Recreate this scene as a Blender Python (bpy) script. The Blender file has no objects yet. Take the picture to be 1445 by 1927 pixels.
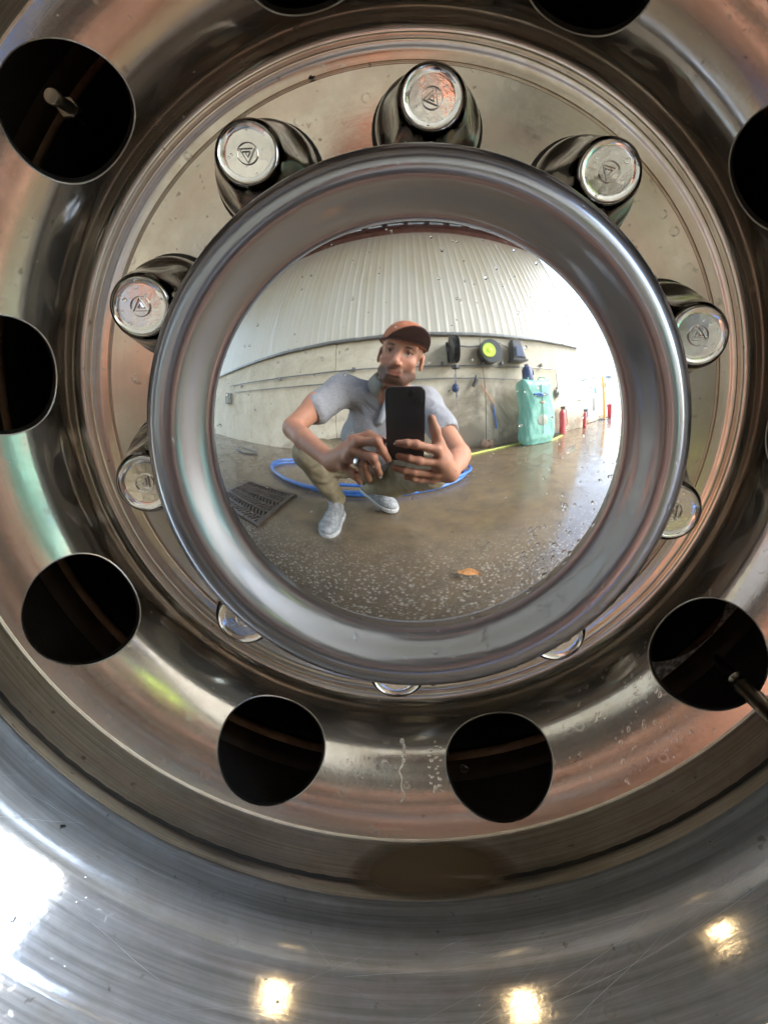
import bpy, bmesh, math, random
import numpy as np
from mathutils import Vector, Matrix
random.seed(7); rng = np.random.default_rng(7)
sc = bpy.context.scene
COL = sc.collection
R = math.radians

# ---------------------------------------------------------------- camera
CAMPOS = Vector((-0.00492, -0.38421, 0.56564))
CR = Vector((0.99859, 0.01938, -0.04937)); CU = Vector((0.04314, 0.24455, 0.96868)); CF = Vector((-0.03085, 0.96944, -0.24337))
cam = bpy.data.cameras.new('camera'); camo = bpy.data.objects.new('camera', cam); COL.objects.link(camo)
m = Matrix((CR, CU, -CF)).transposed().to_4x4(); m.translation = CAMPOS; camo.matrix_world = m
cam.sensor_fit = 'HORIZONTAL'; cam.sensor_width = 36; cam.lens = 36.05
cam.clip_start = 0.004; cam.clip_end = 2000
sc.camera = camo
# ---------------------------------------------------------------- sky, sun, exposure
SUN_EL, SUN_AZ = R(50), R(66)          # azimuth measured from +y towards +x
w = bpy.data.worlds.new('World'); sc.world = w; w.use_nodes = True
nt = w.node_tree; nt.nodes.clear()
sky = nt.nodes.new('ShaderNodeTexSky'); sky.sky_type = 'NISHITA'; sky.sun_disc = False
sky.sun_elevation = SUN_EL; sky.sun_rotation = SUN_AZ
sky.air_density = 1.3; sky.dust_density = 1.5; sky.ozone_density = 1.0
bg = nt.nodes.new('ShaderNodeBackground'); bg.inputs[1].default_value = 0.15
wo = nt.nodes.new('ShaderNodeOutputWorld')
nt.links.new(sky.outputs[0], bg.inputs[0]); nt.links.new(bg.outputs[0], wo.inputs[0])
sun = bpy.data.lights.new('sun', 'SUN'); sun.energy = 1.2; sun.angle = R(60); sun.color = (1, .96, .9)
suno = bpy.data.objects.new('sun', sun); COL.objects.link(suno)
sd = Vector((math.sin(SUN_AZ)*math.cos(SUN_EL), math.cos(SUN_AZ)*math.cos(SUN_EL), math.sin(SUN_EL)))
suno.rotation_euler = sd.to_track_quat('Z', 'Y').to_euler(); suno.location = (8, -2, 5)
vs = sc.view_settings; vs.view_transform = 'Standard'; vs.look = 'None'; vs.exposure = 3.12; vs.gamma = 1.0
sc.cycles.use_denoising = True
try: sc.cycles.denoiser = 'OPENIMAGEDENOISE'
except Exception: pass
sc.cycles.max_bounces = 10; sc.cycles.glossy_bounces = 6; sc.cycles.diffuse_bounces = 5
sc.cycles.sample_clamp_indirect = 8; sc.cycles.caustics_reflective = False; sc.cycles.caustics_refractive = False
sc.render.film_transparent = False

# ---------------------------------------------------------------- materials
class Mat:
    def __init__(s, name, col=(.5,.5,.5), rough=.5, metal=0., spec=.5, **kw):
        s.m = bpy.data.materials.new(name); s.m.use_nodes = True
        s.t = s.m.node_tree; s.b = s.t.nodes['Principled BSDF']
        s.b.inputs['Base Color'].default_value = (*col, 1); s.b.inputs['Roughness'].default_value = rough
        s.b.inputs['Metallic'].default_value = metal; s.b.inputs['Specular IOR Level'].default_value = spec
        for k, v in kw.items(): s.b.inputs[k.replace('_', ' ')].default_value = v
        s.tc = None; s.h = None
    def n(s, t, **kw):
        nd = s.t.nodes.new(t)
        for k, v in kw.items(): setattr(nd, k, v)
        return nd
    def link(s, a, b): s.t.links.new(a, b)
    def coord(s, scale=(1,1,1), kind='Object'):
        if not s.tc: s.tc = s.n('ShaderNodeTexCoord')
        mp = s.n('ShaderNodeMapping'); mp.inputs['Scale'].default_value = scale
        s.link(s.tc.outputs[kind], mp.inputs['Vector']); return mp.outputs[0]
    def noise(s, scale=5, detail=4, rough=.5, vec=None, sc3=(1,1,1), dist=0):
        nd = s.n('ShaderNodeTexNoise'); nd.inputs['Scale'].default_value = scale; nd.inputs['Detail'].default_value = detail
        nd.inputs['Roughness'].default_value = rough; nd.inputs['Distortion'].default_value = dist
        s.link(vec if vec is not None else s.coord(sc3), nd.inputs['Vector']); return nd.outputs['Fac']
    def ramp(s, fac, stops, interp='LINEAR'):
        r = s.n('ShaderNodeValToRGB'); r.color_ramp.interpolation = interp; e = r.color_ramp.elements
        while len(e) < len(stops): e.new(.5)
        for el, (p, c) in zip(e, stops):
            el.position = p; el.color = (c, c, c, 1) if isinstance(c, (int, float)) else (*c, 1)
        s.link(fac, r.inputs[0]); return r.outputs[0]
    def mix(s, fac, a, b, mode='MIX'):
        nd = s.n('ShaderNodeMix', data_type='RGBA', blend_type=mode)
        for v, i in ((fac, 0), (a, 6), (b, 7)):
            if hasattr(v, 'is_linked') : s.link(v, nd.inputs[i])
            elif isinstance(v, (int, float)): nd.inputs[i].default_value = v
            else: nd.inputs[i].default_value = (*v, 1)
        return nd.outputs[2]
    def math(s, op, a, b=0.):
        nd = s.n('ShaderNodeMath', operation=op)
        for v, i in ((a, 0), (b, 1)):
            if hasattr(v, 'is_linked'): s.link(v, nd.inputs[i])
            else: nd.inputs[i].default_value = v
        return nd.outputs[0]
    def set(s, name, out): s.link(out, s.b.inputs[name])
    def bump(s, hgt, strength=.3, dist=.01):
        nd = s.n('ShaderNodeBump'); nd.inputs['Strength'].default_value = strength; nd.inputs['Distance'].default_value = dist
        s.link(hgt, nd.inputs['Height'])
        if s.h is not None: s.link(s.h, nd.inputs['Normal'])
        s.h = nd.outputs[0]; s.link(s.h, s.b.inputs['Normal'])
def varied(name, col, col2, rough=.6, scale=8, metal=0., bump=0, bdist=.002, bscale=None, lo=.35, hi=.65, **kw):
    q = Mat(name, col, rough, metal, **kw)
    f = q.noise(scale, 6, .6); q.set('Base Color', q.ramp(f, [(lo, col), (hi, col2)]))
    if bump: q.bump(q.noise(bscale or scale*6, 4, .6), bump, bdist)
    return q

def polar_coord(q):
    """wheel coordinates: x = angle, y = radius, z = depth, from object space (axis = y)"""
    if not q.tc: q.tc = q.n('ShaderNodeTexCoord')
    sp = q.n('ShaderNodeSeparateXYZ'); q.link(q.tc.outputs['Object'], sp.inputs[0])
    x, y, z = sp.outputs
    r = q.math('SQRT', q.math('ADD', q.math('MULTIPLY', x, x), q.math('MULTIPLY', z, z)))
    a = q.math('ARCTAN2', z, x)
    return x, y, z, r, a
def comb(q, a, b, c):
    nd = q.n('ShaderNodeCombineXYZ')
    for v, i in ((a, 0), (b, 1), (c, 2)):
        if hasattr(v, 'is_linked'): q.link(v, nd.inputs[i])
        else: nd.inputs[i].default_value = v
    return nd.outputs[0]

def wheel_metal(name, base=.62, rough=(.10, .22), brush=.25, stain=.5, wide=0., wrough=.42, refl_tint=(1., 1., 1.)):
    q = Mat(name, (base,)*3, .15, 1.)
    x, y, z, r, a = polar_coord(q)
    rr = q.math('ADD', r, y)
    # turning marks: fine noise stretched round the axis (unit direction instead of the angle, so no seam)
    ux = q.math('DIVIDE', x, r); uz = q.math('DIVIDE', z, r)
    v = comb(q, q.math('MULTIPLY', ux, 3.), q.math('MULTIPLY', rr, 900.), q.math('MULTIPLY', uz, 3.))
    f1 = q.noise(1., 5, .65, vec=v)
    v2 = comb(q, q.math('MULTIPLY', ux, 1.6), q.math('MULTIPLY', rr, 120.), q.math('MULTIPLY', uz, 1.6))
    f2 = q.noise(1., 3, .5, vec=v2)
    big = q.noise(16, 5, .65); spots = q.noise(70, 4, .7); micro = q.noise(420, 3, .6)
    st = q.ramp(q.math('ADD', q.math('MULTIPLY', big, .6), q.math('MULTIPLY', spots, .4)), [(.38, 0.), (.62, 1.)])
    tint = q.mix(st, (base*.86, base*.81, base*.73), (base*1.06, base*1.04, base*1.0))
    tint = q.mix(q.ramp(q.noise(150, 2, .5), [(.70, 0.), (.76, 1.)]), tint, (base*.5, base*.46, base*.42))
    tint = q.mix(1., tint, refl_tint, 'MULTIPLY')  # overall colour of the reflections, painted into the metal
    if refl_tint[2] < .95:
        bn = q.noise(1., 3, .5, vec=comb(q, q.math('MULTIPLY', ux, 1.1), q.math('MULTIPLY', rr, 75.), q.math('MULTIPLY', uz, 1.1)))
        tint = q.mix(q.math('MULTIPLY', q.ramp(bn, [(.50, 0.), (.62, 1.)]), .30), tint, (base*1.0, base*.72, base*.63))  # copper bands: warm reflections put into the base colour
    streak = q.ramp(f1, [(.30, .90), (.62, 1.)]); tint = q.mix(1., tint, streak, 'MULTIPLY')
    vs2 = q.n('ShaderNodeTexVoronoi'); vs2.inputs['Scale'].default_value = 95; q.link(q.coord(), vs2.inputs['Vector'])      # dried water spots
    spot = q.math('MULTIPLY', q.ramp(vs2.outputs['Distance'], [(.16, 0.), (.20, 1.), (.26, 1.), (.30, 0.)]), q.ramp(spots, [(.54, 0.), (.60, .8)]))
    tint = q.mix(q.math('MULTIPLY', spot, .5), tint, (base*.62, base*.60, base*.56))
    q.set('Base Color', tint)
    rf = q.math('ADD', q.math('MULTIPLY', st, -(rough[1]-rough[0])*stain), rough[1])
    rf = q.math('ADD', rf, q.math('MULTIPLY', q.math('SUBTRACT', f1, .5), brush*.35))
    rf = q.math('ADD', rf, q.math('MULTIPLY', q.math('SUBTRACT', micro, .5), .08)); rf = q.math('ADD', rf, q.math('MULTIPLY', spot, .15))
    q.set('Roughness', rf)
    q.bump(f1, brush, .00006); q.bump(f2, .06, .0001); q.bump(micro, .16, .00005); q.bump(big, .12, .0008)
    if wide:      # fine scratches throw a broad halo round the sharp reflection
        g2 = q.n('ShaderNodeBsdfAnisotropic'); g2.inputs['Roughness'].default_value = wrough; q.link(tint, g2.inputs['Color']); q.link(q.h, g2.inputs['Normal'])
        mx = q.n('ShaderNodeMixShader'); q.link(q.math('MULTIPLY', q.ramp(f1, [(.3, .6), (.7, 1.)]), wide), mx.inputs[0]); q.link(q.b.outputs[0], mx.inputs[1]); q.link(g2.outputs[0], mx.inputs[2])
        q.link(mx.outputs[0], q.t.nodes['Material Output'].inputs[0])
    return q.m
M = {}
M['disc'] = wheel_metal('polished_aluminium', .93, (.05, .13), .22, .7, .24, .46, (1., .975, .94))
M['barrel'] = wheel_metal('brushed_aluminium', .84, (.05, .09), .18, .5, .46, .50, (.95, .98, 1.))
M['valley'] = wheel_metal('dull_valley_aluminium', .90, (.08, .16), .2, .7, .58, .55, (1., .94, .85))
M['flange'] = wheel_metal('dull_aluminium', .78, (.08, .20), .12, .8, .15, .35, (1., .95, .88))
q = Mat('chrome_dome', (.80, .80, .79), .02, 1.)
q.set('Roughness', q.ramp(q.noise(22, 6, .7), [(.42, .012), (.75, .06)]))
q.set('Base Color', q.mix(q.ramp(q.noise(260, 2, .5), [(.76, 0.), (.80, 1.)]), (.80, .795, .78), (.45, .42, .38)))
q.bump(q.noise(9, 3, .5), .12, .0012); q.bump(q.noise(55, 3, .5), .06, .0003)
g2 = q.n('ShaderNodeBsdfAnisotropic'); g2.inputs['Roughness'].default_value = .30; g2.inputs['Color'].default_value = (.8,.8,.8,1)
mx = q.n('ShaderNodeMixShader'); mx.inputs[0].default_value = .035; q.link(q.b.outputs[0], mx.inputs[1]); q.link(g2.outputs[0], mx.inputs[2]); q.link(mx.outputs[0], q.t.nodes['Material Output'].inputs[0])
M['dome'] = q.m
q = Mat('chrome_bead', (.36,.37,.40), .10, 1.)
q.set('Roughness', q.ramp(q.noise(30, 6, .7), [(.35, .09), (.75, .17)]))
q.bump(q.noise(300, 4, .6), .1, .00005)
g2 = q.n('ShaderNodeBsdfAnisotropic'); g2.inputs['Roughness'].default_value = .36; g2.inputs['Color'].default_value = (.38,.39,.42,1)
mx = q.n('ShaderNodeMixShader'); mx.inputs[0].default_value = .42; q.link(q.b.outputs[0], mx.inputs[1]); q.link(g2.outputs[0], mx.inputs[2]); q.link(mx.outputs[0], q.t.nodes['Material Output'].inputs[0])
M['bead'] = q.m
q = Mat('chrome_nut', (.11,.10,.09), .05, 1.)  # reflections of dark surroundings put into the colour of the sides
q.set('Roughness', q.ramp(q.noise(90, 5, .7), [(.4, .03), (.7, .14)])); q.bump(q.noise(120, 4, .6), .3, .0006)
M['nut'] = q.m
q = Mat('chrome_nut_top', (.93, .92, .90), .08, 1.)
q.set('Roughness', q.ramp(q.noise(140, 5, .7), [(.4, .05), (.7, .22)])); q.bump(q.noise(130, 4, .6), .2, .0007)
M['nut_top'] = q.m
M['black_hole'] = varied('shade_black', (.010, .009, .008), (.02, .017, .013), .6, 20).m  # near black, deep shade put into the colour
q = varied('rusty_rim_steel', (.05, .033, .022), (.13, .075, .045), .38, 26, metal=.5); M['rust'] = varied('rusty_rim_steel', (.30,.16,.10), (.75,.46,.30), .42, 34, metal=.2).m
M['drum'] = varied('dusty_brake_drum', (.03, .027, .024), (.06, .05, .042), .55, 30, bump=.3).m
M['brass'] = varied('plated_valve_brass', (.45, .38, .28), (.6, .55, .48), .3, 90, metal=1.).m
q = varied('tyre_rubber', (.018, .018, .018), (.035, .033, .031), .6, 20, bump=.3); M['rubber'] = q.m
q = Mat('muddy_water', (.27,.17,.085), .05, 0, .5); q.bump(q.noise(60, 2, .5), .05, .0004); at_ = q.n('ShaderNodeAttribute', attribute_name='depth'); fd = q.math('SUBTRACT', 1., q.math('POWER', 2.718, q.math('MULTIPLY', at_.outputs['Fac'], -620.)))   # cloudier where it is deeper
q.set('Alpha', q.math('MULTIPLY', fd, .94)); M['mud'] = q.m
q = Mat('water_drop', (1, 1, 1), .0, 0, .5, Transmission_Weight=1., IOR=1.33); M['water'] = q.m
M['scratch'] = Mat('bare_scratch', (.62,.62,.62), .50, 1.).m

# ---------------------------------------------------------------- object helpers
def link(o, parent=None):
    COL.objects.link(o)
    if parent is not None: o.parent = parent
    return o
def tag(o, label=None, cat=None, group=None, kind=None):
    if label: o['label'] = label
    if cat: o['category'] = cat
    if group: o['group'] = group
    if kind: o['kind'] = kind
    return o
def thing(name, label, cat, loc=(0,0,0), rz=0, group=None):
    o = bpy.data.objects.new(name, None); o.location = loc; o.rotation_euler = (0, 0, rz); o.empty_display_size = .1
    link(o); return tag(o, label, cat, group)
def mesh(name, verts, faces, mat=None, parent=None, smooth=False, normals=None, mats=None, fmat=None, loc=None):
    me = bpy.data.meshes.new(name); me.from_pydata([tuple(map(float, v)) for v in verts], [], [tuple(map(int, f)) for f in faces])
    me.validate(clean_customdata=False)
    for x in (mats or ([mat] if mat else [])): me.materials.append(x)
    if fmat is not None:
        me.polygons.foreach_set('material_index', np.asarray(fmat, dtype=np.int32)[:len(me.polygons)])
    if smooth: me.polygons.foreach_set('use_smooth', [True]*len(me.polygons))
    me.update()
    if normals is not None and len(normals) == len(me.vertices):
        me.normals_split_custom_set_from_vertices([tuple(map(float, n)) for n in normals])
    o = bpy.data.objects.new(name, me)
    if loc is not None: o.location = loc
    return link(o, parent)
class MB:
    def __init__(s): s.v = []; s.f = []
    def add(s, v, f):
        b = len(s.v); s.v += [tuple(x) for x in v]; s.f += [tuple(i+b for i in q) for q in f]; return s
    def box(s, c, d, rot=None, taper=None):
        hx, hy, hz = d[0]/2, d[1]/2, d[2]/2; v = []
        for z in (-hz, hz):
            k = 1 if (taper is None or z < 0) else taper
            for x, y in ((-hx,-hy),(hx,-hy),(hx,hy),(-hx,hy)): v.append(Vector((x*k, y*k, z)))
        if rot is not None: v = [rot @ p for p in v]
        v = [p + Vector(c) for p in v]
        return s.add(v, [(3,2,1,0),(4,5,6,7),(0,1,5,4),(1,2,6,5),(2,3,7,6),(3,0,4,7)])
    def tube(s, pts, r, n=8, closed=False, caps=True):
        pts = [Vector(p) for p in pts]; N = len(pts); v = []; f = []
        rs = r if isinstance(r, (list, tuple)) else [r]*N
        up = None
        for i, p in enumerate(pts):
            a = pts[(i-1) % N] if (closed or i > 0) else p
            b = pts[(i+1) % N] if (closed or i < N-1) else p
            t = (b-a).normalized()
            if up is None:
                up = Vector((0,0,1)) if abs(t.z) < .9 else Vector((1,0,0))
            x = t.cross(up).normalized(); y = x.cross(t).normalized(); up = y
            for k in range(n):
                an = 2*math.pi*k/n; v.append(p + rs[i]*(math.cos(an)*x + math.sin(an)*y))
        for i in range(N if closed else N-1):
            j = (i+1) % N
            for k in range(n):
                f.append((i*n+k, i*n+(k+1)%n, j*n+(k+1)%n, j*n+k))
        if caps and not closed:
            f.append(tuple(reversed(range(n)))); f.append(tuple((N-1)*n+k for k in range(n)))
        return s.add(v, f)
    def cyl(s, a, b, r1, r2=None, n=16): return s.tube([a, b], [r1, r1 if r2 is None else r2], n)
    def lathe(s, prof, o=(0,0,0), axis='z', n=24):
        v = []; f = []
        for (r, h) in prof:
            for k in range(n):
                a = 2*math.pi*k/n; c_, s_ = r*math.cos(a), r*math.sin(a)
                p = (c_, s_, h) if axis == 'z' else ((c_, h, s_) if axis == 'y' else (h, c_, s_))
                v.append((p[0]+o[0], p[1]+o[1], p[2]+o[2]))
        for i in range(len(prof)-1):
            for k in range(n): f.append((i*n+k, i*n+(k+1)%n, (i+1)*n+(k+1)%n, (i+1)*n+k))
        f.append(tuple(reversed(range(n)))); f.append(tuple((len(prof)-1)*n+k for k in range(n)))
        return s.add(v, f)
    def ball(s, c, r, n=10, m_=7, rot=None):
        r = r if isinstance(r, (tuple, list)) else (r, r, r); v = []; f = []
        for i in range(m_+1):
            th = math.pi*i/m_
            for k in range(n):
                a = 2*math.pi*k/n
                p = Vector((r[0]*math.sin(th)*math.cos(a), r[1]*math.sin(th)*math.sin(a), r[2]*math.cos(th)))
                if rot is not None: p = rot @ p
                v.append(p+Vector(c))
        for i in range(m_):
            for k in range(n): f.append((i*n+k, (i+1)*n+k, (i+1)*n+(k+1)%n, i*n+(k+1)%n))
        return s.add(v, f)
    def build(s, name, mat, parent=None, smooth=False, bevel=0, loc=None, fix=True):
        o = mesh(name, s.v, s.f, mat, parent, smooth, loc=loc)
        if fix:
            bm = bmesh.new(); bm.from_mesh(o.data); bmesh.ops.recalc_face_normals(bm, faces=bm.faces[:])
            if bevel:
                es = [e for e in bm.edges if len(e.link_faces) == 2 and e.calc_face_angle(0) > .6]
                bmesh.ops.bevel(bm, geom=es, offset=bevel, segments=2, affect='EDGES', profile=.5)
            bm.to_mesh(o.data); bm.free()
        if smooth and hasattr(o.data, 'set_sharp_from_angle'): o.data.set_sharp_from_angle(angle=R(40))
        return o
def copy_tree(o, parent=None):
    c = o.copy(); COL.objects.link(c); c.parent = parent
    for ch in list(o.children): copy_tree(ch, c)
    return c
def spline(pts, per=8):
    """Catmull-Rom through the points; a point given as (r, y, 1) is a sharp corner"""
    out = []; seg = [pts[0]]; segs = []
    for p in pts[1:]:
        seg.append(p)
        if len(p) > 2 and p[2]: segs.append(seg); seg = [p]
    if len(seg) > 1: segs.append(seg)
    for sg in segs:
        P = [np.array(p[:2], float) for p in sg]
        Q = [2*P[0]-P[1]] + P + [2*P[-1]-P[-2]]
        for i in range(1, len(Q)-2):
            for t in np.linspace(0, 1, per, endpoint=False):
                a, b, c, d = Q[i-1], Q[i], Q[i+1], Q[i+2]
                out.append(.5*((2*b)+(-a+c)*t+(2*a-5*b+4*c-d)*t*t+(-a+3*b-3*c+d)*t**3))
        out.append(P[-1])
    res = [out[0]]
    for p in out[1:]:
        if np.linalg.norm(p-res[-1]) > 1e-6: res.append(p)
    return np.array(res)
def smoothed(p, it=60):
    p = p.copy()
    for _ in range(it): p[1:-1] = p[1:-1]*.5+(p[:-2]+p[2:])*.25
    return p
def revolve(name, prof, mat, parent, n=180, out_sign=None):
    """surface of revolution about the y axis; prof rows (radius, y)"""
    prof = np.asarray(prof, float); K = len(prof)
    a = np.linspace(0, 2*np.pi, n, endpoint=False); V = []; F = []
    for r, y in prof: V += [(r*math.cos(t), y, r*math.sin(t)) for t in a]
    for i in range(K-1):
        for k in range(n): F.append((i*n+k, (i+1)*n+k, (i+1)*n+(k+1)%n, i*n+(k+1)%n))
    o = mesh(name, V, F, mat, parent, True)
    if hasattr(o.data, 'set_sharp_from_angle'): o.data.set_sharp_from_angle(angle=R(35))
    return o

# ================================================================= THE WHEEL
HUB = (0, 0, .52)
wheel = thing('truck_wheel', 'polished aluminium truck wheel with chrome centre cap and ten round holes, on wet concrete', 'truck wheel', HUB)

# profile of the disc, front face, from the flange outwards: (radius, y), y grows away from the camera
G_IN = [(.090, .0690), (.1765, .0690)]
flange = revolve('mounting_flange', spline([(.085,.0690),(.130,.0690),(.1762,.0690)], 4), M['flange'], wheel, 240)
# step ring between flange and bowl
step = revolve('flange_step_ring', spline([(.1762,.0690,1),(.1769,.0702),(.1777,.0704),(.1785,.0690,1),(.1830,.0687),(.1856,.0681),(.1874,.0678),(.1890,.0681),(.1903,.0687)], 6), M['flange'], wheel, 240)
HR, HY, HRAD, HT = .2256, .0329, .0329, R(40)   # hand holes
bowl_pts = [(.1903,.0687),(.1925,.0690),(.1948,.0679),(.1970,.0650),(.1992,.0596),(.2018,.0536),(.2052,.0484),(.2096,.0438),(.2150,.0397),(.2205,.0361),(.2256,.0329),(.2350,.0274),(.2450,.0219),(.2520,.0183),(.2562,.0162),(.2580,.0153)]
bowl = smoothed(spline(bowl_pts, 24), 160)
L = np.concatenate([[0], np.cumsum(np.linalg.norm(np.diff(bowl, axis=0), axis=1))])
def at_s(s): return np.stack([np.interp(s, L, bowl[:,0]), np.interp(s, L, bowl[:,1])], -1)
sh = L[np.argmin(np.hypot(bowl[:,0]-HR, bowl[:,1]-HY))]
s_lo, s_hi = sh-.0358, sh+.0345
NA = 24; SECT = 2*math.pi/10
def disc_point(th, s):
    p = at_s(s); return np.stack([p[...,0]*np.cos(th), p[...,1], p[...,0]*np.sin(th)], -1)
def disc_normal(th, s):
    e = 2e-4; p1 = at_s(np.clip(s-e, 0, L[-1])); p2 = at_s(np.clip(s+e, 0, L[-1])); d = p2-p1; d /= np.linalg.norm(d, axis=-1, keepdims=True)
    # front normal: rotate tangent (dr, dy) -> (dy, -dr), facing the camera (-y)
    nr, ny = d[...,1], -d[...,0]
    return np.stack([nr*np.cos(th), ny, nr*np.sin(th)], -1)
V = []; NRM = []; F = []; FM = []
PH_H = R(29.29); PH_N = R(48.27)
def add_grid(th, s, fl=False):
    base = len(V); P = disc_point(th, s).reshape(-1, 3); N_ = disc_normal(th, s).reshape(-1, 3)
    V.extend(P.tolist()); NRM.extend(N_.tolist()); a, b = th.shape
    for i in range(a-1):
        for j in range(b-1):
            F.append((base+i*b+j, base+i*b+j+1, base+(i+1)*b+j+1, base+(i+1)*b+j))
thf = PH_H - SECT/2 + np.linspace(0, 2*np.pi, NA*10+1)
for lo, hi, nn in ((0., s_lo, 40), (s_hi, L[-1], 16)):
    s_ = np.linspace(lo, hi, nn); TH, SS = np.meshgrid(thf, s_, indexing='ij'); add_grid(TH, SS)
# hole sectors: circle morphing to the sector rectangle
per = []
for t in np.linspace(-1, 1, NA, endpoint=False): per.append((t, -1))
for t in np.linspace(-1, 1, NA, endpoint=False): per.append((1, t))
for t in np.linspace(1, -1, NA, endpoint=False): per.append((t, 1))
for t in np.linspace(1, -1, NA, endpoint=False): per.append((-1, t))
per = np.array(per + [per[0]])
rect_th = per[:,0]*SECT/2; rect_s = np.where(per[:,1] < 0, sh+per[:,1]*(sh-s_lo), sh+per[:,1]*(s_hi-sh))
ang = np.arctan2(rect_s-sh, rect_th*HR)
hole_edges = []
for k in range(10):
    tc = PH_H+k*SECT
    # true circle about the hole axis: tangential offset and arc length
    cth = HRAD*np.cos(ang); cs = sh+HRAD*np.sin(ang)
    rad_c = at_s(cs)[:,0]
    c_th = cth/rad_c
    g = np.linspace(0, 1, 9)**1.3
    TH = tc+(c_th[None]*(1-g[:,None])+rect_th[None]*g[:,None]); SS = cs[None]*(1-g[:,None])+rect_s[None]*g[:,None]
    add_grid(TH, SS)
    hole_edges.append((TH[0], SS[0]))
dv = np.array(V); dn = np.array(NRM)
disc = mesh('wheel_disc', dv, F, M['disc'], wheel, True, dn)
# thickness of each punched hole: chamfer and wall, a part each
wall_m = varied('machined_edge', (.55,.54,.52), (.75,.74,.72), .25, 200, metal=1.).m
first = None
for k in range(1):
    TH, SS = hole_edges[k]; p = disc_point(TH, SS)[:-1]; tc = PH_H+k*SECT
    ax = disc_normal(np.array(tc), np.array(sh)); cen = disc_point(np.array(tc), np.array(sh))
    n_ = len(p); v = []; f = []
    inw = cen-p; inw -= (inw@ax)[:,None]*ax; inw /= np.linalg.norm(inw, axis=1, keepdims=True)
    ringsv = [p+ax*.00002, p+inw*.0007-ax*.0005, p+inw*.0009-ax*.0012, p+inw*.0009-ax*.013, p-inw*.0005-ax*.0135]
    for rr_ in ringsv: v += rr_.tolist()
    for i in range(len(ringsv)-1):
        for j in range(n_): f.append((i*n_+j, i*n_+(j+1)%n_, (i+1)*n_+(j+1)%n_, (i+1)*n_+j))
    first = mesh('hole_edge', v, f, None, wheel, True, mats=[wall_m, M['drum']], fmat=[0]*(n_*2)+[1]*(n_*2))
    first.data.set_sharp_from_angle(angle=R(30))
for k in range(1, 10):
    c = first.copy(); COL.objects.link(c); c.parent = wheel; c.rotation_euler = (0, -k*SECT, 0)
# valley and barrel
VAL = [(.2580,.0153,1),(.2597,.0134),(.2610,.0060),(.2622,-.0030),(.2627,-.0130),(.2618,-.0240),(.2585,-.0335),(.2530,-.0420),(.2460,-.0505),(.2405,-.0553),(.2392,-.0566)]
valley = revolve('rim_valley', spline(VAL, 8), M['valley'], wheel, 240)
barrel = revolve('rim_barrel', spline([(.2392,-.0566,1),(.2389,-.0578),(.2396,-.0600),(.2412,-.0640),(.2450,-.0750),(.2519,-.0900),(.2600,-.1050),(.2667,-.1170),(.2696,-.1220),(.2718,-.1255),(.2737,-.1285),(.2755,-.1325),(.2790,-.1410),(.2835,-.1500),(.2900,-.1580),(.2970,-.1600),(.3000,-.1550)], 8)[1:-1], M['barrel'], wheel, 240)
# outside of the barrel hidden by the tyre
tyre_prof = [(.2985,-.150),(.306,-.158),(.330,-.172),(.370,-.184),(.410,-.188),(.450,-.182),(.485,-.166),(.505,-.150),(.516,-.135),(.5195,-.12),(.520,0.),(.5195,.08),(.505,.11),(.45,.145),(.38,.15),(.32,.125),(.300,.11)]
tyre = revolve('tyre', spline(tyre_prof, 5), M['rubber'], wheel, 160)
for i in range(1, 96):
    pass
trd = MB()
for k in range(96):
    a = 2*math.pi*k/96
    for y0 in (-.105, -.05, .005, .06):
        rot = Matrix.Rotation(-a, 3, 'Y')
        trd.box(rot @ Vector((.5235, y0, 0)), (.012, .040, .024), rot)
tag(trd.build('tyre_tread_block', M['rubber'], wheel), kind='stuff')
# behind the disc: inner rim, drum, plates
revolve('inner_rim', spline([(.262,-.02,1),(.270,.03,1),(.2720,.09),(.2690,.105),(.2650,.116,1),(.2640,.160,1),(.270,.19),(.285,.22),(.29,.32,1),(.10,.325)], 5), M['drum'], wheel, 120)
M['brown'] = varied('dark_brown_rim_paint', (.030,.018,.012), (.085,.050,.032), .40, 30, metal=.2).m
revolve('rim_band', spline([(.2700,.0900),(.2660,.0950),(.2640,.1000),(.2630,.1045,1),(.2624,.1075),(.2620,.1100),(.2624,.1125),(.2630,.1155,1),(.2640,.1200),(.2655,.1260)], 5), M['brown'], wheel, 120)
revolve('rust_highlight_band', spline([(.2627,.1045),(.2620,.1072),(.2616,.1100),(.2620,.1128),(.2627,.1155)], 5), M['rust'], wheel, 120)  # narrow rust ring, its pale colour carries the rim's highlight
revolve('brake_drum', spline([(.085,.075,1),(.170,.080,1),(.186,.084),(.1900,.095),(.1900,.13),(.197,.135),(.197,.15),(.1900,.155),(.1900,.30)], 4), M['drum'], wheel, 120)
revolve('light_stop_plate', [(.02,.322),(.30,.322)], M['black_hole'], wheel, 96)  # closes the back, added to stop light leaking through the holes
# inner wheel web seen through the lower right hole
v = []; f = []; nn = 30
for i in range(nn):
    a = R(-104)+R(106)*i/(nn-1); px_, pz_ = .1573+.0455*math.cos(a), -.1426+.0455*math.sin(a); r0 = math.hypot(px_, pz_)
    for q_, (k_, y_) in enumerate(((0., .0985), (.12, .1000), (1., .1010))):
        rr_ = r0+max(.0008, .2600-r0)*k_; v.append((px_*rr_/r0, y_, pz_*rr_/r0))
for i in range(nn-1):
    for j in range(2): f.append((i*3+j, i*3+j+1, (i+1)*3+j+1, (i+1)*3+j))
M['speck'] = varied('speckled_dirty_aluminium', (.30,.29,.27), (.98,.97,.95), .35, 260, metal=.3, lo=.42, hi=.6).m
mesh('inner_wheel_web', v, f, M['speck'], wheel, True)

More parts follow.
